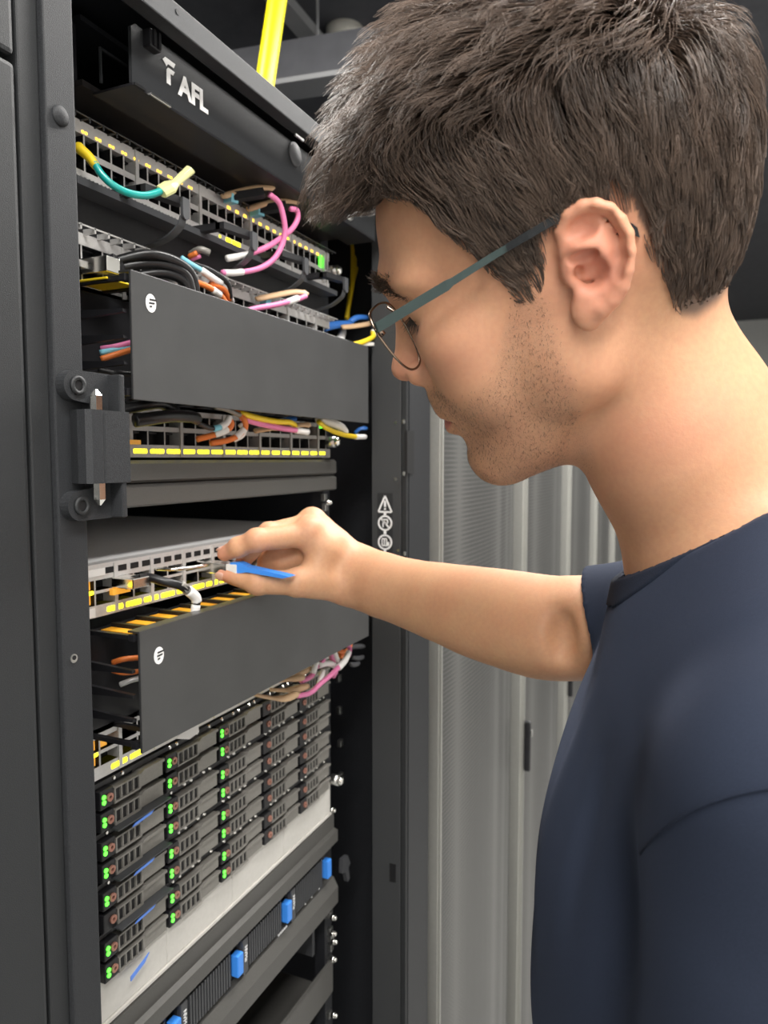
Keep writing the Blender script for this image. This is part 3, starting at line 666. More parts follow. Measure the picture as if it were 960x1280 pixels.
def ear_sdf(q):
    d = ell(q, (-.0185, .0790, .0030), (.0165, .0040, .0250))                       # thin shell of the ear
    d = smin(d, cone(q, (-.012, .068, .012), (-.016, .077, .008), .013, .012), .006)  # root behind
    d = smin(d, chain(q, [(a, l, b) for (a, b), l in zip(helix, hl_l)], hl_r, .001), .0035)
    d = smin(d, chain(q, [(a, c, b) for a, b, c in anti], [.0030, .0030, .0030, .0030, .0028, .0024, .0018], .002), .0045)
    d = smin(d, chain(q, [(a, c, b) for a, b, c in anti2], [.0030, .0030, .0030, .0024], .002), .0050)
    d = smin(d, ell(q, (-.0075, .0775, -.0195), (.0082, .0046, .0105)), .005)        # lobe
    d = smin(d, ell(q, (-.0030, .0745, .0010), (.0036, .0055, .0062)), .004)         # tragus
    d = smax(d, -ell(q, (-.0140, .0850, -.0025), (.0082, .0090, .0078)), .0045)      # concha bowl
    d = smax(d, -ell(q, (-.0125, .0840, .0075), (.0075, .0055, .0030)), .0035)       # cymba
    d = smax(d, -ell(q, (-.0085, .0720, .0008), (.0028, .0130, .0034)), .0025)       # canal
    d = smax(d, -ell(q, (-.0150, .0850, .0195), (.0075, .0046, .0045)), .0030)       # fossa
    d = smax(d, -chain(q, [(-.0205, .0880, .0255), (-.0268, .0890, .0200), (-.0288, .0892, .0100), (-.0278, .0885, .0010), (-.0248, .0870, -.0070)], [.0022, .0030, .0034, .0034, .0022], .002), .0025)   # scapha groove
    return d
def skull(q):                                        # cranium, used also to lay the hair
    d = ell(q, (-.003, 0, .035), (.1010, .0765, .0935))
    return smin(d, ell(q, (-.045, 0, .020), (.060, .068, .075)), .03)
def head_sdf(p, neck=True):
    q = to_head(p); q = q.copy(); sgn = q[:, 1] > 0; q[:, 1] = np.abs(q[:, 1])
    d = skull(q)
    d = smin(d, ell(q, (.046, 0, -.022), (.0500, .0560, .0640)), .02)               # midface
    d = smin(d, ell(q, (.0855, .008, .0285), (.0190, .0170, .0120)), .012); d = smin(d, ell(q, (.0740, .031, .0250), (.0165, .0240, .0100)), .014)           # brow
    d = smin(d, ell(q, (.0600, .0430, -.0140), (.0260, .0205, .0170)), .018)         # cheekbone
    d = smin(d, ell(q, (.052, .036, -.045), (.028, .024, .028)), .02)               # cheek
    d = smin(d, cone(q, (.004, .0520, -.052), (.066, .016, -.1015), .0175, .0155), .02)  # jaw
    d = smin(d, ell(q, (.006, .0530, -.030), (.026, .0160, .040)), .02)
    d = smin(d, ell(q, (.0725, 0, -.1010), (.0160, .0190, .0170)), .012)             # chin
    d = smin(d, ell(q, (.0680, 0, -.0560), (.0300, .0310, .0260)), .014)             # mouth barrel
    d = smin(d, ell(q, (.034, 0, -.085), (.046, .040, .0345)), .02)                  # floor of the mouth
    d = smin(d, ell(q, (.0850, 0, .0150), (.0140, .0120, .0160)), .010)              # root of the nose
    d = smax(d, -ell(q, (.1030, .0345, .0070), (.0190, .0170, .0105)), .012)         # eye socket
    d = smin(d, ell(q, (.0755, .0320, .0080), (.0128, .0140, .0118)), .0045)         # lids over the eyeball
    d = smax(d, -chain(q, [(.0885, .0210, .0050), (.0872, .0300, .0025), (.0815, .0400, .0030), (.0750, .0445, .0050)], [.0010, .0013, .0013, .0008], .001), .0016)   # lid slit
    d = smin(d, cone(q, (.0900, 0, .0130), (.1035, 0, -.0190), .0085, .0088), .009)  # nose bridge
    d = smin(d, ell(q, (.1065, 0, -.0262), (.0112, .0105, .0092)), .006)             # tip
    d = smin(d, ell(q, (.0965, .0110, -.0320), (.0105, .0072, .0080)), .0045)        # wing
    d = smax(d, -ell(q, (.1000, .0062, -.0385), (.0058, .0032, .0040)), .0025)       # nostril
    d = smax(d, -ell(q, (.0900, .0205, -.0310), (.0090, .0022, .0090)), .006)        # crease beside the wing
    d = smin(d, ell(q, (.0920, 0, -.0480), (.0065, .0140, .0120)), .008)             # philtrum
    d = smin(d, ell(q, (.0900, 0, -.0598), (.0072, .0200, .0056)), .004)             # upper lip
    d = smin(d, ell(q, (.0885, 0, -.0722), (.0080, .0180, .0060)), .004)             # lower lip
    d = smax(d, -chain(q, [(.0975, 0, -.0662), (.0930, .0130, -.0660), (.0840, .0235, -.0655)], [.0013, .0012, .0008], .002), .0022)
    d = smax(d, -ell(q, (.0985, 0, -.0865), (.0095, .0240, .0058)), .008)            # fold above the chin
    d = smin(d, ear_sdf(q), .0030)
    if neck:
        d = smin(d, neck_sdf(p), .018); d = smin(d, torso_sdf(p), .03)
    return d
NK = [from_head((-.030, 0, -.040)), from_head((-.043, 0, -.125)), np.array([.532, -.020, -.075]), np.array([.530, -.045, -.170])]
def neck_sdf(p):
    d = chain(p, NK, [.052, .0575, .0640, .075], .02)
    return d
def lerp3(a, b, t): return tuple(np.array(a)*(1-t) + np.array(b)*t)
SHL, SHR = (.350, -.045, -.150), (.690, -.075, -.105)
EL = (.335, -.030, -.440)
def torso_sdf(p, arms=True):
    d = ell(p, (.520, -.032, -.330), (.145, .108, .300))
    d = smin(d, cone(p, SHL, (.52, -.050, -.120), .050, .060), .035)
    d = smin(d, cone(p, SHR, (.52, -.050, -.120), .048, .060), .035)
    d = smin(d, ell(p, (.460, .010, -.240), (.070, .055, .085)), .05)
    d = smin(d, ell(p, (.575, .010, -.225), (.070, .055, .085)), .05)
    d = smin(d, cone(p, (.525, -.045, -.02), (.42, -.055, -.108), .034, .034), .035)
    d = smin(d, cone(p, (.535, -.045, -.02), (.63, -.060, -.094), .034, .034), .035)
    d = smin(d, cone(p, SHL, EL, .050, .046), .02)
    d = smin(d, cone(p, SHR, lerp3(ARM[-1], SHR, .35), .050, .034), .03)
    return d
# right arm and hand: joints placed in space
arm_px = [(452, 722, .772, .0275), (483, 733, .750, .0285), (523, 745, .728, .0300), (560, 755, .706, .0335), (600, 766, .682, .0372), (640, 775, .660, .0385), (673, 783, .642, .0382), (700, 786, .628, .0370), (735, 784, .610, .0365)]
ARM = [np.array(dep(x, y, z)) for x, y, z, r in arm_px]; ARMR = [r for *_, r in arm_px]
def J(x, y, z): return np.array(dep(x, y, z))
WR = J(447, 722, .774)
HAND = dict(
 index=([J(386, 668, .750), J(321, 675, .727), J(298, 684, .731), J(281, 692, .737)], [.0128, .0110, .0095, .0076]),
 middle=([J(390, 655, .772), J(336, 666, .750), J(313, 688, .752), J(301, 707, .755)], [.0120, .0102, .0092, .0076]),
 ring=([J(400, 662, .791), J(350, 678, .768), J(334, 700, .768), J(326, 718, .770)], [.0110, .0095, .0085, .0070]),
 little=([J(412, 678, .806), J(370, 692, .786), J(356, 708, .784), J(350, 722, .786)], [.0098, .0082, .0074, .0062]),
 thumb=([J(425, 733, .757), J(372, 728, .733), J(322, 728, .731), J(281, 717, .739)], [.0165, .0128, .0118, .0080]))
def hand_sdf(p):
    d = None
    for n, (pts, rs) in HAND.items():
        if n != 'thumb':
            m = cone(p, WR, pts[0], .0175, rs[0]+.0045)
            d = m if d is None else smin(d, m, .014)
    d = smin(d, ell(p, tuple((WR+HAND['index'][0][0]+HAND['little'][0][0]+HAND['middle'][0][0])/4), (.024, .024, .0150)), .012)
    d = smin(d, cone(p, WR*.75+HAND['thumb'][0][1]*.25, HAND['thumb'][0][1], .0175, .0125), .012)   # ball of the thumb
    for n, (pts, rs) in HAND.items():
        e = chain(p, pts, rs, .0035)
        for j in (1, 2):                                                  # knuckles slightly thicker
            c = pts[j]; e = smin(e, np.sqrt(((p-V(*c))**2).sum(-1)) - rs[j]*1.06, .003)
        d = smin(d, e, .0045 if n != 'thumb' else .007)
    d = smin(d, cone(p, J(404, 690, .748), J(392, 722, .742), .0150, .0150), .010)       # web of the thumb
    d = smin(d, cone(p, J(392, 690, .775), J(352, 702, .768), .0170, .0120), .008)
    for n in ('index', 'middle'):
        c = HAND[n][0][0] + np.array([0, 0, .006]); d = smin(d, np.sqrt(((p-V(*c))**2).sum(-1)) - .0098, .008)
    return d
def arm_sdf(p):
    d = chain(p, [WR] + ARM + [np.array(SHR)], [.0255] + ARMR + [.046], .02)
    d = smin(d, hand_sdf(p), .016)
    c = np.array(dep(690, 786, .628)) - FW*.0415
    d = smax(d, -ell(p, tuple(c), (.008, .008, .015)), .022)             # crease of the elbow
    return d
def body_low(p):
    d = torso_sdf(p); d = smin(d, neck_sdf(p), .03); return d

hv, hf = surface(head_sdf, HO-np.array([.16, .20, .255]), HO+np.array([.17, .16, .17]), .0014)
av, af = surface(arm_sdf, (.54, .00, -.24), (.80, .50, -.03), .0014)
bv, bf = surface(body_low, (.26, -.20, -.62), (.80, .16, -.12), .005)
# ------------------------------------------------------------------ person: body mesh with colour masks
bv_all = np.concatenate([hv, av, bv]); bf_all = np.concatenate([hf, af+len(hv), bf+len(hv)+len(av)])
me = np_mesh('body', bv_all, bf_all)
def g2(q, c, s):
    return np.exp(-(((q-np.array(c))/np.array(s))**2).sum(-1))
q = to_head(hv.astype(f4)).astype(float); qa = q.copy(); qa[:, 1] = np.abs(qa[:, 1])
stub = np.zeros(len(bv_all)); lip = np.zeros(len(bv_all)); red = np.zeros(len(bv_all)); scalp = np.zeros(len(bv_all))
def sm(x, a, b): t = np.clip((x-a)/(b-a), 0, 1); return t*t*(3-2*t)
f_, l_, u_ = qa.T
# beard field: below a line from the sideburn to the moustache, above the jaw underside
line = np.interp(f_, [.005, .018, .030, .045, .060, .075, .085, .100], [.000, .002, -.004, -.030, -.042, -.048, -.040, -.040])
st = sm(line - u_, -.004, .010)*sm(f_, .006, .016+.0)*sm(u_, -.135, -.105)
st = np.where(f_ > .078, np.maximum(st*.8, sm(line-u_, 0, .004)*(u_ > -.062)*.9), st)
st *= 1 - .9*g2(qa, (.094, 0, -.066), (.02, .018, .008))
stub[:len(hv)] = st
lipm = np.maximum(sm(1-(((f_-.0925)/.012)**2 + (l_/.0215)**2 + ((u_+.0665)/.0090)**2), 0, .4), 0); lip[:len(hv)] = lipm
red[:len(hv)] = np.clip(.16*sm(f_, -.06, .02) + .8*g2(qa, (-.018, .082, .004), (.022, .014, .034)) + .5*g2(qa, (.108, 0, -.028), (.016, .016, .014)) + .30*g2(qa, (.062, .045, -.022), (.02, .03, .014)) + .35*g2(qa, (-.045, .05, -.10), (.04, .04, .03)), 0, 1)
# knuckles and fingertips a little redder
for n, (pts, rs) in HAND.items():
    for c, s in ((pts[1], .010), (pts[3], .013), (pts[0], .012)):
        red[len(hv):len(hv)+len(av)] = np.maximum(red[len(hv):len(hv)+len(av)], .75*np.exp(-((av-c)**2).sum(-1)/s**2))
# hairline: region of the scalp that carries hair, in head coordinates (f, u)
def hair_mask(qh):
    f, l, u = qh[:, 0], np.abs(qh[:, 1]), qh[:, 2]
    # lower limit of the hair on the side as a function of f
    lim = np.interp(f, [-.12, -.095, -.075, -.062, -.054, -.050, -.045, -.040, -.034, -.010, .004, .010, .016, .027, .031, .038, .048, .058, .070, .10], [-.040, -.042, -.052, -.054, -.050, -.024, -.003, .014, .026, .033, .022, .004, -.003, -.002, .012, .030, .044, .064, .074, .0735])
    return u - lim
scalp[:len(hv)] = sm(hair_mask(q), .003, .012)*(~((np.abs(q[:, 1]) > .0745) & (q[:, 0] < .0) & (q[:, 0] > -.042) & (q[:, 2] < .036)))
for n, a in (('stubble', stub), ('lips', lip), ('flush', red), ('scalp', scalp)):
    at_ = me.attributes.new(n, 'FLOAT', 'POINT'); at_.data.foreach_set('value', a.astype(f4))
sk = bpy.data.materials.new('skin'); sk.use_nodes = True; nt = sk.node_tree; bs = nt.nodes['Principled BSDF']
def N(t, **k):
    n = nt.nodes.new(t)
    for a, v in k.items(): setattr(n, a, v)
    return n
def attr(n): a = N('ShaderNodeAttribute'); a.attribute_name = n; return a.outputs['Fac']
def mixc(fac, a, b):
    m = N('ShaderNodeMix', data_type='RGBA')
    for s, v in ((0, fac), (6, a), (7, b)):
        if isinstance(v, (tuple, float, int)): m.inputs[s].default_value = v if not isinstance(v, tuple) else (*v, 1)
        else: nt.links.new(v, m.inputs[s])
    return m.outputs[2]
def mul(a, b):
    m = N('ShaderNodeMath', operation='MULTIPLY')
    for s, v in ((0, a), (1, b)):
        if isinstance(v, (float, int)): m.inputs[s].default_value = v
        else: nt.links.new(v, m.inputs[s])
    return m.outputs[0]
tc = N('ShaderNodeTexCoord')
def noise(sc, dt=3, lo=.35, hi=.65):
    n = N('ShaderNodeTexNoise'); n.inputs['Scale'].default_value = sc; n.inputs['Detail'].default_value = dt; nt.links.new(tc.outputs['Object'], n.inputs['Vector'])
    r = N('ShaderNodeMapRange'); r.inputs[1].default_value = lo; r.inputs[2].default_value = hi; nt.links.new(n.outputs['Fac'], r.inputs[0]); return r.outputs[0]
base = mixc(mul(noise(28, 4), .5), (.620, .352, .200), (.575, .285, .165))
base = mixc(mul(noise(300, 2), .18), base, (.42, .19, .12))
base = mixc(attr('flush'), base, (.66, .265, .185))
base = mixc(mul(attr('lips'), .9), base, (.58, .20, .17))
base = mixc(mul(attr('stubble'), .24), base, (.30, .18, .115))
base = mixc(mul(attr('stubble'), mul(noise(1500, 1, .54, .62), .22)), base, (.09, .055, .04))
base = mixc(mul(attr('scalp'), .85), base, (.055, .040, .034))
nt.links.new(base, bs.inputs['Base Color']); bs.inputs['Roughness'].default_value = .52; bs.inputs['Specular IOR Level'].default_value = .38
bs.inputs['Subsurface Weight'].default_value = .22; bs.inputs['Subsurface Radius'].default_value = (.9, .35, .2); bs.inputs['Subsurface Scale'].default_value = .006
bn = N('ShaderNodeTexNoise'); bn.inputs['Scale'].default_value = 700; bn.inputs['Detail'].default_value = 3; nt.links.new(tc.outputs['Object'], bn.inputs['Vector'])
bp_ = N('ShaderNodeBump'); bp_.inputs['Strength'].default_value = .12; bp_.inputs['Distance'].default_value = .0008; nt.links.new(bn.outputs['Fac'], bp_.inputs['Height']); nt.links.new(bp_.outputs[0], bs.inputs['Normal'])
M['skin'] = sk; me.materials.append(sk)
person = thing('person', 'man with short brown hair and a navy t-shirt, reaching his right hand into the cabinet', 'person', (.52, -.02, -1.62))
body = link('body', me, None, person)

for n in ('index', 'middle', 'thumb'):                    # nails
    pts, rs = HAND[n]; a, t_ = pts[2], pts[3]; dd = (t_-a)/np.linalg.norm(t_-a); upn = np.array([0, 0, 1.]) if n != 'thumb' else np.array([-.55, -.55, -.35]); upn = upn-dd*(upn@dd); upn /= np.linalg.norm(upn); sd_ = np.cross(dd, upn)
    nb = bmesh.new(); bmesh.ops.create_uvsphere(nb, u_segments=16, v_segments=8, radius=1)
    c_ = t_ + dd*.0015 + upn*(rs[3]-.0012)
    for v_ in nb.verts: v_.co = Vector(c_ + dd*v_.co.x*.0062 + sd_*v_.co.y*.0052 + upn*v_.co.z*.0017)
    M.setdefault('nail', mat('fingernail', (.66, .40, .32), .32)); link('fingernail', mesh_of(nb, 'fingernail', True), 'nail', body)
# ------------------------------------------------------------------ t-shirt
HEMC = np.array(dep(748, 777, .606)); hem_n = RT*.85 - FW*.40 + UPV*.25; hem_n /= np.linalg.norm(hem_n)
def cplane(p): return p[:, 2] - (-.0765 + .62*(.0475-p[:, 1]))
def nd(p): return chain(p, NK[1:], [.0575, .0640, .075], .02)
def collar_plane(p): return np.maximum(np.minimum(cplane(p), .045 - nd(p)), p[:, 2]-.028)
def ridge(p, a, b, wd, amp):
    a = V(*a); b = V(*b); ba = b-a; h = np.clip(((p-a)@ba)/(ba@ba), 0, 1); dd = p - a - h[:, None]*ba
    return amp*np.exp(-(dd*dd).sum(-1)/wd**2)*np.sin(np.pi*np.clip(h*.9+.05, 0, 1))
def shirt_outer(p):
    d = ell(p, (.520, -.032, -.340), (.152, .116, .340))
    d = smin(d, cone(p, SHR, (.52, -.045, -.115), .054, .066), .035)
    d = smin(d, ell(p, (.455, .016, -.290), (.080, .062, .120)), .06)
    d = smin(d, ell(p, (.575, .016, -.260), (.078, .060, .110)), .06)
    d = smin(d, cone(p, (.525, -.045, -.02), (.42, -.055, -.105), .038, .042), .035)
    d = smin(d, cone(p, (.535, -.045, -.02), (.63, -.060, -.090), .038, .042), .035)
    d = smin(d, cone(p, NK[2], NK[3], .0605, .0715), .022)
    d = smin(d, cone(p, SHL, (.52, -.045, -.115), .054, .064), .060)
    d = smin(d, chain(p, [np.array(SHR), ARM[-1], ARM[-3]], [.054, .0385, .040], .02), .018)
    d = smin(d, cone(p, SHL, EL, .058, .058), .020)
    d = d - .006
    # cloth folds
    x, y, z = p[:, 0], p[:, 1], p[:, 2]
    d = d - .0016*np.sin(34*z + 26*x + 3*np.sin(18*y))*np.exp(-((z+.42)/.16)**2) - .0010*np.sin(60*z - 38*x + 9*y)
    d = d - ridge(p, (.45, .060, -.13), (.41, .088, -.30), .012, .0030) + ridge(p, (.405, .050, -.15), (.385, .060, -.27), .010, .0030)
    d = d - ridge(p, (.36, .060, -.36), (.46, .112, -.50), .014, .0045) - ridge(p, (.36, .050, -.44), (.45, .105, -.56), .014, .0040)
    return d
def cut(p):
    slv = np.where((p[:, 0] > .56) & (p[:, 1] > -.02), -((p-V(*HEMC)) @ V(*hem_n)), -1)
    return np.maximum(np.maximum(collar_plane(p), slv), -.585 - p[:, 2])
def shirt_sdf(p):
    d = shirt_outer(p); return np.maximum(np.maximum(d, -(d+.0070)), cut(p))
def collar_sdf(p):
    d = shirt_outer(p) - .0010; c = cplane(p)
    return np.maximum(np.maximum(np.maximum(np.maximum(d, -(d+.0050)), c-.0006), -(c+.0135)), nd(p)-.026)
tv, tf = surface(shirt_sdf, (.26, -.20, -.60), (.80, .20, .06), .0028)
cv_, cf_ = surface(collar_sdf, (.42, -.13, -.12), (.64, .09, .06), .0016)
cloth = mat('navy_jersey', (.0200, .0265, .0450), .9, 0, .18, 2600, .35, spec=.2); M['cloth'] = cloth
cloth.node_tree.nodes['Principled BSDF'].inputs['Sheen Weight'].default_value = .08; cloth.node_tree.nodes['Principled BSDF'].inputs['Sheen Roughness'].default_value = .4
cloth.node_tree.nodes['Principled BSDF'].inputs['Sheen Tint'].default_value = (.5, .6, .9, 1)
shirt = link('t_shirt', np_mesh('t_shirt', tv, tf), 'cloth', person); shirt['label'] = 'plain navy short-sleeved t-shirt'
rib = mat('navy_rib', (.0165, .0220, .0380), .9, 0, .2, 1200, .3, spec=.2); M['ribcloth'] = rib
def hit(px, py, t0=.18):                              # where a sight line meets the cloth
    d_ = ray(px, py); dn = d_/np.linalg.norm(d_); t = t0
    for _ in range(60): t += float(shirt_outer((dn*t)[None].astype(f4))[0])*.8
    return Vector(dn*(t-.0004))
seam_pts = [hit(*q_) for q_ in ((801, 1067), (820, 1046), (845, 1026), (872, 1010), (905, 998), (940, 989), (975, 984), (1010, 984))]
B().tube(spline(seam_pts, 4), .0008, 6).obj('sleeve_seam', 'ribcloth', shirt, True)
link('collar', np_mesh('collar', cv_, cf_), 'ribcloth', shirt)

# trousers below the shirt hem
def trousers(p):
    d = ell(p, (.520, -.035, -.640), (.148, .112, .13))
    for sx in (-1, 1): d = smin(d, chain(p, [(.52+sx*.075, -.035, -.68), (.52+sx*.085, -.030, -1.10), (.52+sx*.085, -.045, -1.59)], [.080, .060, .050], .02), .03)
    return np.maximum(d, -1.60 - p[:, 2])
pv, pf = surface(trousers, (.34, -.18, -1.62), (.70, .10, -.50), .007)
M['denim'] = mat('dark_trousers', (.02, .021, .026), .85, 0, .15, 900, .2)
link('trousers', np_mesh('trousers', pv, pf), 'denim', person)
for sx in (-1, 1): B().box(.52+sx*.085-.045, .52+sx*.085+.045, -.10, .16, -1.62, -1.56, bev=.02).obj('shoe', 'black', person, True)

# ------------------------------------------------------------------ hair
def strands_mesh(name, P, r0, r1, shade, m, parent):
    """P: (n, k, 3) paths; three-sided tapering strands as one mesh"""
    n, k, _ = P.shape
    T = np.gradient(P, axis=1); T /= np.linalg.norm(T, axis=-1, keepdims=True)+1e-12
    ref = np.array([.31, .62, .72]); A = np.cross(T, ref); A /= np.linalg.norm(A, axis=-1, keepdims=True)+1e-12; Bn = np.cross(T, A)
    t = np.linspace(0, 1, k)[None, :, None]; rr = (np.asarray(r0).reshape(-1, 1, 1)*(1-t**2) + r1*t**2)
    ring_ = [P + rr*(A*math.cos(a)+Bn*math.sin(a)) for a in (0, 2.094, 4.189)]
    Vt = np.stack(ring_, 2).reshape(-1, 3)
    b = (np.arange(n)[:, None]*k + np.arange(k-1)[None, :])*3
    fs = [np.stack([b+i, b+(i+1) % 3, b+3+(i+1) % 3, b+3+i], -1).reshape(-1, 4) for i in range(3)]
    me = np_mesh(name, Vt, np.concatenate(fs))
    a = me.attributes.new('shade', 'FLOAT', 'POINT'); a.data.foreach_set('value', np.repeat(shade, k*3).astype(f4))
    tt = me.attributes.new('along', 'FLOAT', 'POINT'); tt.data.foreach_set('value', np.tile(np.repeat(np.linspace(0, 1, k), 3), n).astype(f4))
    me.materials.append(m); return link(name, me, None, parent)
def skull_d(q): return skull(np.stack([q[:, 0], np.abs(q[:, 1]), q[:, 2]], 1).astype(f4))
def sgrad(q):
    g = np.empty(q.shape)
    for i in range(3):
        o = np.zeros(3); o[i] = .002; g[:, i] = skull_d(q+o) - skull_d(q-o)
    return g/(np.linalg.norm(g, axis=1, keepdims=True)+1e-9)
def thick(q):
    f, l, u = q[:, 0], np.abs(q[:, 1]), q[:, 2]
    side = .0035 + .0150*sm(u, .010, .085) + .004*sm(-f, .05, .10)*sm(u, -.03, .04)
    wt = np.maximum(sm(u, .060, .120), sm(f, .045, .085)*sm(u, .050, .075)*(1-sm(l, .040, .066)))
    return side*(1-wt) + wt*(.0430 - .012*sm(-f, .0, .08))
def flow(q, jit):
    f, l, u = q.T; sg = np.sign(l+1e-9); al = np.abs(l)
    top = sm(u + .25*al, .095, .125); fr = sm(f, .030, .075)*sm(u, .050, .085)*(1-sm(al, .035, .062))
    side = np.stack([np.interp(f, [-.10, -.06, -.03, .0, .03, .07], [.10, .22, .10, -.12, -.42, -.55]), sg*.15, -np.ones_like(f)], 1)
    tp = np.stack([.55+.5*sm(f, -.06, .03), sg*.55*sm(al, 0, .03), -.25*np.ones_like(f)], 1)
    ft = np.stack([np.ones_like(f), sg*.12, -.45*np.ones_like(f)], 1)
    d = side*(1-top)[:, None] + tp*top[:, None]; d = d*(1-fr)[:, None] + ft*fr[:, None]
    d = d + jit; return d/(np.linalg.norm(d, axis=1, keepdims=True)+1e-9)
K = 8
def grow(roots, length, lift, jit, curl):
    q = roots.copy(); path = [q.copy()]; T = thick(roots)*lift; frozen = np.zeros(len(q), bool)
    for k in range(1, K):
        s = k/(K-1); d = flow(q, jit*(.5+s) + curl*s*s)
        q2 = q + d*(length/(K-1))[:, None]
        o = .0005 + np.minimum(thick(q2)*lift*(1-(1-s)**1.6), length*.88*s)
        g = sgrad(q2); q2 = q2 + g*(o - skull_d(q2))[:, None]
        # keep ends off the bare skin: stop at the fringe line and just past the hairline
        stop = ((q2[:, 2] < .0725) & (q2[:, 0] > .080)) | (hair_mask(q2) < -.0045)
        frozen |= stop; q2 = np.where(frozen[:, None], q + d*.0006, q2); q = q2; path.append(q.copy())
    return np.stack(path, 1)
# sample roots on the scalp
hq = to_head(hv.astype(f4)).astype(float)
c_f = hq[hf].mean(1); hm = hair_mask(c_f)
a_ = hq[hf[:, 0]]-hq[hf[:, 2]]; b_ = hq[hf[:, 1]]-hq[hf[:, 3]]; ar = np.linalg.norm(np.cross(a_, b_), axis=1)
earz = (np.abs(c_f[:, 1]) > .0745) & (c_f[:, 0] < .006) & (c_f[:, 0] > -.046) & (c_f[:, 2] < .0365)
ok = (hm > 0) & ~earz & (skull_d(c_f) < .0035)
wgt = ar*ok*np.where(c_f[:, 1] > -.01, 1.0, .45); wgt /= wgt.sum()
def sample(n):
    i = rng.choice(len(wgt), n, p=wgt); return c_f[i] + rng.normal(0, .0006, (n, 3))
def lengths(r):
    f, l, u = r[:, 0], np.abs(r[:, 1]), r[:, 2]
    top = sm(u + .2*l, .075, .120); fr = sm(f, .03, .08)*sm(u, .05, .08)
    return (.011 + .026*sm(u, .005, .085) + .010*sm(-f, .04, .09)*sm(u, -.045, .0))*(1-top) + .056*top + .010*fr
NG, NS = 1100, 24000
gr = sample(NG); gl = lengths(gr)*rng.uniform(.9, 1.15, NG); gp = grow(gr, gl, np.clip(rng.normal(.94, .10, NG), .5, 1.08), rng.normal(0, .17, (NG, 3)), rng.normal(0, .30, (NG, 3)))
sr = sample(NS)
nearest = np.concatenate([np.argmin(((sr[i:i+2000, None, :]-gr[None])**2).sum(-1), 1) for i in range(0, NS, 2000)])
sl = lengths(sr)*rng.uniform(.70, 1.10, NS); spth = grow(sr, sl, np.clip(rng.normal(.84, .20, NS), .15, 1.06), rng.normal(0, .10, (NS, 3)), rng.normal(0, .12, (NS, 3)))
tt = np.linspace(0, 1, K)[None, :, None]; wcl = .86*np.sin(tt*np.pi/2)**1.5*rng.uniform(.4, 1.0, (NS, 1, 1))
gpt = gp[nearest]; off = (sr - gr[nearest])[:, None, :]*(1-.75*tt)
# only clump where the guide ends up close by
spth = spth*(1-wcl) + (gpt + off)*wcl
shade = np.clip(rng.normal(.42, .22, NS) + rng.normal(0, .24, NG)[nearest], 0, 1)
hairm = bpy.data.materials.new('brown_hair'); hairm.use_nodes = True; nt = hairm.node_tree; bs = nt.nodes['Principled BSDF']
col = mixc(attr('shade'), (.031, .021, .016), (.155, .104, .076)); col = mixc(mul(attr('along'), .35), col, (.165, .115, .085))
nt.links.new(col, bs.inputs['Base Color']); bs.inputs['Roughness'].default_value = .42; bs.inputs['Specular IOR Level'].default_value = .5
hair = strands_mesh('hair', from_head(spth.reshape(-1, 3)).reshape(NS, K, 3), rng.uniform(.00020, .00034, NS), .00008, shade, hairm, person); hair['kind'] = 'stuff'
# eyebrows and lashes
def fur(name, n, pts, wd, direc, ln, r, dr=.25):
    pts = np.array(pts); t = rng.uniform(0, 1, n)*(len(pts)-1); i = np.minimum(t.astype(int), len(pts)-2); fr_ = (t-i)[:, None]
    p = pts[i]*(1-fr_)+pts[i+1]*fr_ + rng.normal(0, 1, (n, 3))*np.array(wd)
    pw = from_head(p).astype(f4); d_ = head_sdf(pw, False); g = grad(lambda z: head_sdf(z, False), pw, .001); g /= np.linalg.norm(g, axis=1, keepdims=True)+1e-6; pw = pw - g*np.clip(d_, -.004, .004)[:, None]
    dv = np.array(direc)[None] + rng.normal(0, dr, (n, 3)); dv /= np.linalg.norm(dv, axis=1, keepdims=True); dw = dv @ HM
    L_ = ln*rng.uniform(.6, 1.2, n); s = np.linspace(0, 1, 5)
    P = pw[:, None, :] + dw[:, None, :]*(s[None, :, None]*L_[:, None, None]) + g[:, None, :]*(s*(1-.6*s))[None, :, None]*.0035
    return P
eb = [fur('eyebrow', 420, [(.1035, .007*sg, .0300), (.1000, .016*sg, .0285), (.0930, .027*sg, .0265), (.0800, .041*sg, .0200)], (.0004, .001, .0024), (-.15, .85*sg, .25), .008, .0002) for sg in (1, -1)]
eb = np.concatenate(eb); strands_mesh('eyebrows', eb, np.full(len(eb), .00022), .00008, rng.uniform(0, .5, len(eb)), hairm, person)['kind'] = 'stuff'
el = [fur('lash', 90, [(.0890, .022*sg, .0060), (.0880, .030*sg, .0038), (.0820, .040*sg, .0042), (.0760, .0440*sg, .0060)], (.0003, .0004, .0004), (.55, .35*sg, -.75), .0085, .0002, .18) for sg in (1, -1)]
el = np.concatenate(el); strands_mesh('eyelashes', el, np.full(len(el), .00020), .00006, np.zeros(len(el)), hairm, person)['kind'] = 'stuff'

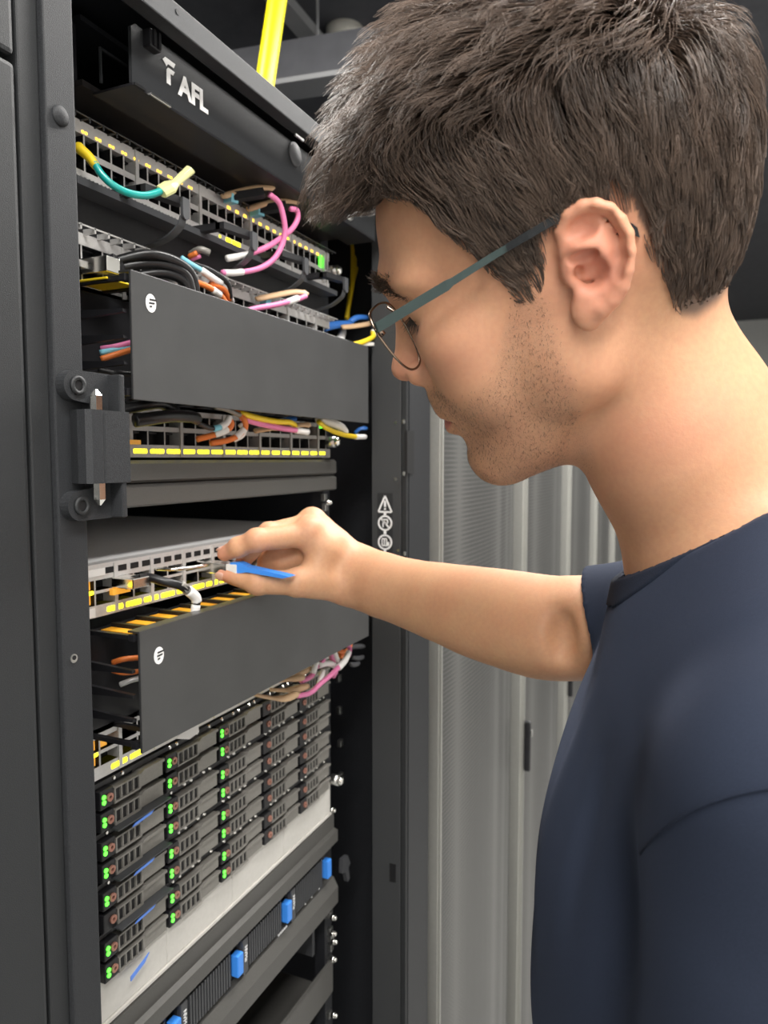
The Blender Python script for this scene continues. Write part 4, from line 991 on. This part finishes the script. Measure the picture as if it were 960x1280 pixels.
# stubble: short hairs lying along the jaw, chin, lip and sideburn
ci = np.where(stub[:len(hv)] > .05)[0]; wq = stub[ci]**1.3*np.where(q[ci, 1] > -.02, 1, .3); si = rng.choice(ci, 4200, p=wq/wq.sum())
sp0 = hv[si] + rng.normal(0, .0007, (len(si), 3)); sp0f = sp0.astype(f4); gs = grad(lambda z: head_sdf(z, False), sp0f, .001); gs /= np.linalg.norm(gs, axis=1, keepdims=True)+1e-6
sp0 = sp0 - gs*np.clip(head_sdf(sp0f, False), -.002, .002)[:, None]
dvv = (np.array([.25, 0, -1.]) + rng.normal(0, .45, (len(si), 3))) @ HM; dvv -= gs*(dvv*gs).sum(1, keepdims=True); dvv /= np.linalg.norm(dvv, axis=1, keepdims=True)
ls = rng.uniform(.0007, .0017, len(si))[:, None]
PS = np.stack([sp0, sp0 + dvv*ls*.5 + gs*ls*.22, sp0 + dvv*ls + gs*ls*.30], 1)
strands_mesh('stubble', PS, np.full(len(si), .000075), .00004, rng.uniform(.3, 1., len(si)), hairm, person)['kind'] = 'stuff'

# ------------------------------------------------------------------ glasses
M['temple'] = mat('temple_green_grey', (.050, .074, .072), .40, .2, .04, 300); M['rim'] = mat('rim_bronze', (.30, .22, .17), .22, 1.0)
M['tip'] = mat('temple_tip_black', (.006, .008, .010), .5)
lensm = bpy.data.materials.new('lens_glass'); lensm.use_nodes = True; nt = lensm.node_tree; out = nt.nodes['Material Output']
tr = N('ShaderNodeBsdfTransparent'); gl_ = N('ShaderNodeBsdfGlossy'); gl_.inputs['Roughness'].default_value = .02; fz = N('ShaderNodeFresnel'); fz.inputs['IOR'].default_value = 1.35
mxs = N('ShaderNodeMixShader'); mxs.inputs[0].default_value = .05; nt.links.new(tr.outputs[0], mxs.inputs[1]); nt.links.new(gl_.outputs[0], mxs.inputs[2]); nt.links.new(mxs.outputs[0], out.inputs['Surface'])
M['lens'] = lensm
gls = thing('eyeglasses', 'thin metal eyeglasses with dark green-grey temples, worn by the man', 'glasses', tuple(from_head((.098, 0, .0))))
def hp(f, l, u): return Vector(from_head((f, l, u)))
def rimpts(sg):
    pts = []
    for l, u in ((.0640, .0090), (.0645, .0010), (.0610, -.0120), (.0540, -.0200), (.0430, -.0228), (.0310, -.0215), (.0220, -.0140), (.0175, -.0030), (.0165, .0080), (.0200, .0160), (.0310, .0190), (.0460, .0188), (.0590, .0165)):
        pts.append((.1005 + .24*u + .13*(l-.055), sg*l, u))
    return pts
for sg in (1, -1):
    P_ = [hp(*p) for p in rimpts(sg)]; P_ = spline(P_ + [P_[0]], 5)
    rim = B().tube(P_, .00072, 8).obj('rim', 'rim', gls, True)
    ln = bmesh.new(); ctr_ = sum(P_[:-1], Vector())/len(P_[:-1]); vs = [ln.verts.new(p) for p in P_[:-1]]; cvv = ln.verts.new(ctr_+Vector(HF)*.0022)
    for i in range(len(vs)): ln.faces.new([vs[i], vs[(i+1) % len(vs)], cvv])
    link('lens', mesh_of(ln, 'lens', True), 'lens', rim)
    # temple: flat metal bar, then the black tip hooking behind the ear
    def bar(pts, hts, th, name, m):
        bmq = bmesh.new(); prev = None
        for (f, l, u), h_ in zip(pts, hts):
            r_ = [bmq.verts.new(hp(f, sg*(l+a), u+b*h_/2)) for a, b in ((-th/2, -1), (th/2, -1), (th/2, 1), (-th/2, 1))]
            if prev:
                for i in range(4): bmq.faces.new([prev[i], prev[(i+1) % 4], r_[(i+1) % 4], r_[i]])
            else: bmq.faces.new(r_[::-1])
            prev = r_
        bmq.faces.new(prev); return link(name, mesh_of(bmq, name), m, gls)
    bar([(.1025, .0660, .0100), (.1010, .0735, .0098), (.0995, .0750, .0098), (.0700, .0765, .0152), (.0560, .0775, .0176), (.0530, .0775, .0183), (.0300, .0788, .0228), (.0200, .0800, .0246)], [.0052, .0054, .0056, .0054, .0054, .0040, .0036, .0034], .0011, 'temple', 'temple')
    bar([(.0215, .0802, .0244), (.0100, .0812, .0264), (-.0060, .0812, .0290), (-.0200, .0790, .0285), (-.0320, .0765, .0170), (-.0385, .0755, .0105), (-.0405, .0752, .0082)], [.0036, .0040, .0042, .0046, .0056, .0062, .0050], .0030, 'temple_tip', 'tip')
    B().tube([hp(.1022, sg*.0655, .0085), hp(.1000, sg*.0645, .0040)], .0018, 8).obj('hinge', 'rim', gls, True)
    B().tube(spline([hp(.0965, sg*.0175, .0035), hp(.0955, sg*.0150, .0010), hp(.0945, sg*.0125, -.0030)]), .0005, 6).obj('pad_arm', 'rim', gls, True)
    pbm = bmesh.new(); bmesh.ops.create_uvsphere(pbm, u_segments=12, v_segments=8, radius=.0016); bmesh.ops.translate(pbm, vec=hp(.0945, sg*.0120, -.0035), verts=pbm.verts); link('nose_pad', mesh_of(pbm, 'nose_pad', True), 'rim', gls)
B().tube(spline([hp(.0985, .0170, .0100), hp(.1040, .0080, .0140), hp(.1045, 0, .0150), hp(.1040, -.0080, .0140), hp(.0985, -.0170, .0100)]), .0009, 8).obj('bridge', 'rim', gls, True)
# ------------------------------------------------------------------ cables, latches, the module in the hand
def pts3(L): return [at(*p) for p in L]
def cable(label, m, r, L, extra=(), name='patch_cable', cat='cable', group=None):
    P = pts3(L); t = thing(name, label, cat, tuple(P[0]), group)
    B().tube(spline(P, 6), r, 8).obj('jacket', m, t, True)
    for kind, mm, rr, LL in extra:
        if kind == 'latch':
            Q = pts3(LL); B().tube(spline(Q, 5), [rr*.75, *[rr]*(len(spline(Q, 5))-3), rr*1.25, rr*.5], 8, flat=.55).obj('latch', mm, t, True)
        elif kind == 'boot':
            Q = pts3(LL); B().tube(Q, [rr, rr*.8] if len(Q) == 2 else rr, 10).obj('boot', mm, t, True)
        elif kind == 'connector':
            Q = pts3(LL); B().tube(Q, rr, 4).obj('connector', mm, t)
        else:
            Q = pts3(LL); B().tube(spline(Q, 4), rr, 10).obj('label_sleeve', mm, t, True)
    return t
# ground wire with crimp terminal
gw = thing('ground_wire', 'teal ground wire with yellow sleeve and clear crimp terminal, loose over the top switch', 'wire', tuple(at(97, 183, .462)))
B().tube(spline(pts3([(97, 181, .466), (101, 187, .462), (111, 196, .456), (120, 208, .450)]), 4), [.0024, .0034, .0040, .0042, .0042, .0042, .0041, .0040, .0039, .0038, .0037, .0036, .0034], 12).obj('sleeve', 'yellow', gw, True)
B().tube(spline(pts3([(118, 204, .451), (127, 218, .446), (142, 232, .440), (163, 242, .434), (185, 244, .430), (206, 237, .427)]), 6), .0030, 12).obj('wire', 'teal', gw, True)
ct = pts3([(201, 240, .4275), (212, 234, .426), (219, 229, .4255), (238, 212, .424)])
B().tube([ct[0], ct[1], ct[2], ct[3]], [.0062, .0066, .0038, .0046], 12, flat=.55).obj('terminal', 'crimp', gw)
B().tube([ct[2], ct[3]], [.0020, .0026], 8).obj('terminal_core', 'whitec', gw)
# tan latched pink cables of the top switch
cable('left pink patch cable with tan latch, looping up out of the top switch', 'pink', .0030, [(337, 243, .425), (349, 254, .424), (355, 275, .424), (356, 293, .426), (351, 310, .430), (341, 325, .434), (325, 335, .438), (303, 340, .442), (278, 341, .446)],
      [('latch', 'tan', .0042, [(277, 246, .462), (300, 239, .450), (322, 235, .438), (343, 234, .428)]), ('connector', 'ltblue', .0060, [(284, 250, .466), (294, 248, .452)]), ('connector', 'black', .0058, [(292, 247, .455), (330, 241, .430)]), ('sleeve', 'whitec', .0034, [(303, 340, .442), (292, 341, .444), (280, 341, .446)])], group='pink cables of the top switch')
cable('right pink patch cable with tan latch, crossing the other pink loop', 'pink', .0030, [(363, 261, .425), (371, 263, .424), (372, 274, .425), (365, 286, .428), (352, 297, .432), (335, 308, .436), (315, 316, .440), (290, 322, .445)],
      [('latch', 'tan', .0042, [(309, 262, .462), (330, 255, .450), (352, 251, .438), (374, 252, .428)]), ('connector', 'ltblue', .0060, [(316, 267, .466), (327, 264, .452)]), ('connector', 'black', .0058, [(325, 263, .455), (358, 257, .430)]), ('sleeve', 'whitec', .0034, [(312, 317, .441), (300, 320, .443), (284, 323, .446)])], group='pink cables of the top switch')
cable('pink cable with white sleeve running along the top edge of the upper cover', 'pink', .0030, [(382, 370, .428), (372, 374, .430), (345, 381, .436), (318, 386, .442), (300, 392, .448)],
      [('latch', 'tan', .0042, [(320, 374, .462), (345, 369, .450), (368, 365, .438), (385, 367, .430)]), ('sleeve', 'whitec', .0037, [(372, 373, .430), (364, 376, .432), (358, 378, .434)]), ('connector', 'ltblue', .0050, [(328, 378, .466), (336, 376, .455)])])
# black copper cables into the second switch
blk = [([(128, 333, .466), (150, 325, .455), (185, 318, .440), (218, 326, .432), (240, 345, .428), (246, 380, .430)], 'topmost thick black cable arching out of the second switch'),
       ([(135, 340, .466), (160, 333, .452), (195, 330, .440), (228, 340, .430), (238, 360, .428), (240, 395, .430)], 'thick black cable under the topmost black one, second switch'),
       ([(138, 348, .466), (170, 345, .450), (205, 342, .438), (230, 352, .430), (236, 372, .430), (236, 400, .432)], 'middle thick black cable bending behind the grey cover'),
       ([(150, 352, .466), (178, 352, .448), (205, 356, .438), (222, 368, .432), (226, 392, .432)], 'low thick black cable dropping behind the grey cover'),
       ([(215, 322, .460), (240, 330, .450), (262, 338, .444), (283, 352, .442), (288, 372, .446)], 'slim black cable beside the light blue one')]
for k, (L, lb) in enumerate(blk):
    ex = []
    if k < 4: ex = [('connector', 'black', .0068, [(L[0][0]-4, L[0][1]+1, .468), (L[1][0]-3, L[1][1]+1, .452)])]
    cable(lb, 'softblack', .0044 if k < 4 else .0030, L, ex, group='black cables at the second switch')
for k in range(4):
    p = at(150+10*k, 329-2*k, .436)
cable('light blue cable with long white sleeve above the grey cover', 'ltblue', .0026, [(226, 322, .452), (238, 330, .448), (252, 338, .446), (262, 345, .445)], [('sleeve', 'whitec', .0034, [(251, 337, .446), (262, 345, .444), (276, 354, .444)]), ('sleeve', 'silver', .0022, [(274, 353, .444), (286, 364, .445), (291, 378, .447)])])
cable('orange cable with white sleeve tucked behind the grey cover top', 'orange', .0030, [(243, 352, .450), (254, 356, .446), (264, 361, .444), (276, 370, .446), (284, 382, .448)], [('sleeve', 'whitec', .0032, [(266, 362, .443), (275, 369, .444)])])
cable('short orange cable curling beside the white sleeve', 'orange', .0027, [(262, 355, .448), (272, 357, .445), (281, 363, .445), (287, 375, .448)])
cable('grey clip cable with reddish strain relief under the hooks', 'carrier', .0034, [(238, 318, .462), (250, 312, .450), (262, 316, .444)], [('sleeve', 'orange', .0024, [(236, 321, .458), (246, 316, .450)])])
cable('brown tipped cable pointing right, beneath the hook strap', 'carrier', .0034, [(268, 342, .460), (276, 346, .450), (284, 351, .446)])
cable('thin magenta cable behind the second hook', 'pink', .0022, [(236, 325, .460), (243, 323, .455), (250, 320, .452)])
# cables hanging out below the upper cover
cable('upper black loop cable left under the grey cover', 'softblack', .0050, [(150, 512, .450), (180, 506, .440), (200, 504, .436), (212, 510, .438), (220, 515, .442)])
cable('thick black cable bundle lying over the lit switch', 'softblack', .0056, [(168, 526, .440), (190, 523, .434), (215, 520, .430), (240, 521, .432), (246, 524, .436)])
cable('black cable ending in a light blue and white sleeve', 'softblack', .0026, [(240, 524, .440), (250, 530, .438), (262, 535, .437), (270, 535, .436)], [('sleeve', 'ltblue', .0030, [(267, 536, .436), (275, 534, .435)]), ('sleeve', 'whitec', .0033, [(275, 534, .435), (283, 529, .434), (287, 521, .434)])])
cable('first orange loop cable with white sleeve under the grey cover', 'orange', .0030, [(246, 549, .452), (262, 545, .445), (278, 540, .438), (288, 534, .434), (289, 528, .434), (284, 522, .436)], [('sleeve', 'whitec', .0035, [(269, 543, .441), (277, 540, .437), (284, 537, .435)])])
cable('wide orange loop cable with white sleeve, beside the first', 'orange', .0030, [(263, 554, .452), (282, 551, .444), (297, 545, .437), (306, 536, .432), (306, 526, .431), (297, 516, .436), (286, 511, .440)], [('sleeve', 'whitec', .0036, [(295, 546, .438), (301, 541, .435), (306, 536, .432)])])
cable('white and black cable curving under the orange loops', 'whitec', .0026, [(300, 530, .440), (305, 538, .438), (302, 545, .440), (292, 550, .446)])
cable('yellow cable with hooked end below the grey cover', 'yellow', .0032, [(300, 516, .434), (320, 522, .430), (345, 527, .428), (362, 528, .428), (369, 533, .430), (366, 537, .436)])
cable('pink cable with white tip below the yellow one', 'pink', .0031, [(302, 523, .436), (322, 529, .432), (350, 535, .428), (372, 538, .427)], [('sleeve', 'whitec', .0038, [(370, 538, .427), (378, 539, .426), (384, 540, .426)])])
cable('brown cable behind the orange loops under the cover', 'carrier', .0026, [(268, 508, .436), (284, 512, .434), (300, 519, .434), (318, 525, .436)])
for k, (L, mm, lb) in enumerate((([(318, 539, .455), (335, 536, .446), (352, 534, .440)], 'tan', 'left tan connector latch under the grey cover'), ([(366, 532, .440), (378, 531, .434), (388, 531, .428)], 'tan', 'right tan connector latch beside the yellow hooked cable'),
                                 ([(344, 528, .452), (356, 525, .446), (370, 523, .440)], 'bluec', 'blue connector latch under the grey cover'), ([(443, 542, .470), (450, 536, .462), (459, 535, .455)], 'bluec', 'blue connector latch at the right post below the grey cover'))):
    o = B().tube(spline(pts3(L), 4), [.0034]*6 + [.0040, .0042, .0028], 8, flat=.6).obj('connector_latch', mm, None, True); tag(o, lb, 'connector')
cable('thick pinkish white cable at the right end under the cover', 'sensor', .0055, [(398, 524, .442), (412, 528, .440), (425, 533, .440), (431, 540, .442)])
cable('yellow cable with white and yellow tip reaching the right post', 'yellow', .0032, [(398, 527, .436), (410, 536, .436), (428, 543, .438), (446, 546, .440)], [('sleeve', 'whitec', .0036, [(444, 546, .440), (456, 546, .441)])])
# inside the cable managers, seen through the open left ends
for L, mm, lb in (([(126, 436, .462), (145, 433, .452), (165, 428, .445)], 'pink', 'pink cable inside the upper manager, left end'), ([(125, 441, .460), (145, 437, .452), (165, 434, .446)], 'ltblue', 'light blue cable inside the upper manager, left end'),
                  ([(126, 449, .458), (145, 443, .450), (165, 437, .444)], 'orange', 'orange cable inside the upper manager, left end'), ([(122, 462, .462), (145, 466, .452), (168, 468, .446)], 'softblack', 'black cable low inside the upper manager, left end'),
                  ([(141, 828, .462), (155, 824, .452), (175, 822, .446)], 'orange', 'upper orange cable inside the lower manager'), ([(141, 838, .462), (155, 841, .452), (175, 839, .446)], 'orange', 'lower orange cable inside the lower manager'),
                  ([(150, 856, .458), (165, 850, .450), (180, 847, .444)], 'silver', 'grey cable inside the lower manager')):
    cable(lb, mm, .0024, L)
# yellow fibres and blue connectors at the right post
cable('left yellow fibre hanging beside the right post', 'yellow', .0034, [(440, 292, .520), (441, 320, .515), (440, 350, .510), (436, 378, .505), (434, 400, .500)])
cable('middle yellow fibre hanging beside the right post', 'yellow', .0034, [(445, 292, .520), (444, 318, .514), (442, 345, .508), (438, 372, .503), (433, 398, .500)])
cable('right yellow fibre bowing away from the other two', 'yellow', .0026, [(451, 296, .520), (452, 310, .516), (447, 332, .510), (441, 355, .506)])
cable('yellow fibre looping over the corner of the grey cover', 'yellow', .0036, [(466, 415, .440), (466, 421, .438), (455, 427, .436), (440, 431, .436), (428, 430, .440)], [('sleeve', 'whitec', .0040, [(467, 413, .440), (467, 419, .439)]), ('latch', 'tan', .0046, [(427, 409, .470), (440, 408, .462), (455, 406, .455), (468, 403, .450)])])
bb = thing('blue_connector', 'pair of blue duplex connector bodies above the right corner of the grey cover', 'connector', tuple(at(430, 405, .475)))
B().tube(spline(pts3([(404, 410, .485), (420, 406, .478), (440, 405, .470)]), 4), .0065, 8, flat=.6).obj('body', 'bluec', bb, True); B().tube(spline(pts3([(436, 404, .475), (446, 397, .468), (460, 397, .460)]), 4), .0045, 8, flat=.6).obj('lever', 'bluec', bb, True)
B().tube(pts3([(428, 414, .48), (424, 432, .475)]), .006, 8).obj('boot', 'lid', bb, True)
lbp = B().tube(pts3([(430, 431, .440), (466, 430, .436)]), .0030, 4).obj('paper_tag', 'sensor'); tag(lbp, 'pale paper tag at the right top corner of the grey cover', 'tag')
# copper cable plugged in the silver switch
cable('black braided cable with white sleeve plugged into the silver switch', 'softblack', .0040, [(166, 726, .462), (185, 722, .450), (205, 727, .438), (222, 731, .430), (234, 737, .426)],
      [('connector', 'black', .0078, [(160, 728, .468), (182, 725, .448)]), ('sleeve', 'carrier', .0042, [(225, 730, .429), (235, 739, .426)]), ('sleeve', 'whitec', .0048, [(235, 738, .426), (244, 746, .425), (246, 752, .425)]), ('sleeve', 'softblack', .0040, [(246, 751, .425), (245, 756, .425)]), ('sleeve', 'whitec', .0042, [(245, 756, .425), (243, 768, .426), (240, 780, .428)])])
# cluster below the lower cover
cl = [([(372, 870, .430), (388, 866, .426), (400, 855, .424), (412, 845, .424), (425, 832, .424), (436, 818, .426), (436, 808, .430), (428, 806, .434)], 'pink', 'lowest pink cable sweeping under the lower black cover', [('sleeve', 'whitec', .0040, [(423, 835, .424), (431, 826, .424), (436, 815, .426)])]),
      ([(376, 852, .440), (388, 846, .436), (393, 838, .434), (394, 826, .436)], 'pink', 'short pink cable beside the tan latches', [('sleeve', 'whitec', .0038, [(391, 842, .434), (394, 832, .434), (395, 827, .436)])]),
      ([(392, 836, .438), (400, 830, .434), (404, 824, .434), (400, 818, .438)], 'pink', 'small pink loop in the white sleeved cluster', [('sleeve', 'whitec', .0040, [(398, 832, .434), (410, 829, .432), (418, 832, .432)])]),
      ([(412, 816, .438), (416, 826, .434), (420, 838, .430), (416, 846, .430)], 'pink', 'pink cable crossing the white sleeves near the right post', [('sleeve', 'whitec', .0040, [(416, 812, .437), (420, 822, .433), (424, 832, .431)])]),
      ([(420, 812, .440), (428, 815, .438), (436, 812, .440), (438, 806, .444)], 'orange', 'orange cable in the pink cluster', []),
      ([(424, 820, .440), (432, 820, .438), (437, 814, .442)], 'orange', 'second orange cable beneath the first in the pink cluster', []),
      ([(398, 856, .430), (402, 846, .430), (404, 838, .432)], 'whitec', 'white sleeve standing upright in the pink cluster', [])]
for L, mm, lb, ex in cl: cable(lb, mm, .0031, L, ex)
for k, L in enumerate(([(318, 868, .452), (336, 872, .444), (356, 873, .436), (374, 866, .430)], [(338, 862, .452), (352, 863, .445), (368, 862, .438), (386, 857, .432)], [(342, 852, .454), (356, 850, .447), (370, 848, .440), (380, 846, .436)], [(350, 846, .456), (364, 842, .450), (376, 840, .444), (388, 834, .440)])):
    o = B().tube(spline(pts3(L), 4), [.0026]*6 + [.0034, .0044, .0048, .0050, .0048, .0044, .0030], 8, flat=.6).obj('connector_latch', 'tan', None, True)
    tag(o, ['lowest of the four tan latches under the lower cover', 'second lowest tan latch under the lower cover', 'third tan latch under the lower cover', 'topmost tan latch tucked under the lower cover'][k], 'connector', 'tan latches under the lower cover')
for k, L in enumerate(([(436, 809, .452), (446, 808, .448), (455, 808, .446)], [(440, 822, .452), (448, 823, .448), (454, 821, .446)], [(437, 830, .452), (443, 831, .448), (449, 829, .446)])):
    o = B().tube(spline(pts3(L), 3), [.0030, .0034, .0036, .0036, .0036, .0034, .0024], 8).obj('cable_end', 'hookgrey', None, True); tag(o, ['upper grey cable end beside the pink cluster', 'middle grey cable end beside the pink cluster', 'lower grey cable end beside the pink cluster'][k], 'cable')
pp = at(238, 914, .430); o = B().prism([(pp.x-.022, pp.z+.001), (pp.x+.008, pp.z+.012), (pp.x+.010, pp.z-.004), (pp.x-.004, pp.z-.006)], .428, .4285).obj('paper_scrap', 'whitec'); tag(o, 'small white paper scrap stuck out under the lower black cover', 'paper')

# transceiver module pinched between thumb and forefinger
tm = thing('transceiver_module', 'metal transceiver module with blue pull tab pinched between thumb and finger', 'transceiver', (.607, .45, -.112))
B().box(.5995, .6150, .436, .485, -.1155, -.1045, bev=.0008).obj('shell', 'nickel', tm)
B().box(.6005, .6140, .424, .437, -.1150, -.1050, bev=.0010).obj('nose', 'lid', tm)
B().prism([(.432, -.1035), (.424, -.1030), (.414, -.1065), (.372, -.1120), (.364, -.1135), (.372, -.1155), (.412, -.1120), (.424, -.1140), (.432, -.1140)], .6010, .6135, 'x').obj('pull_tab', 'bluetab', tm)
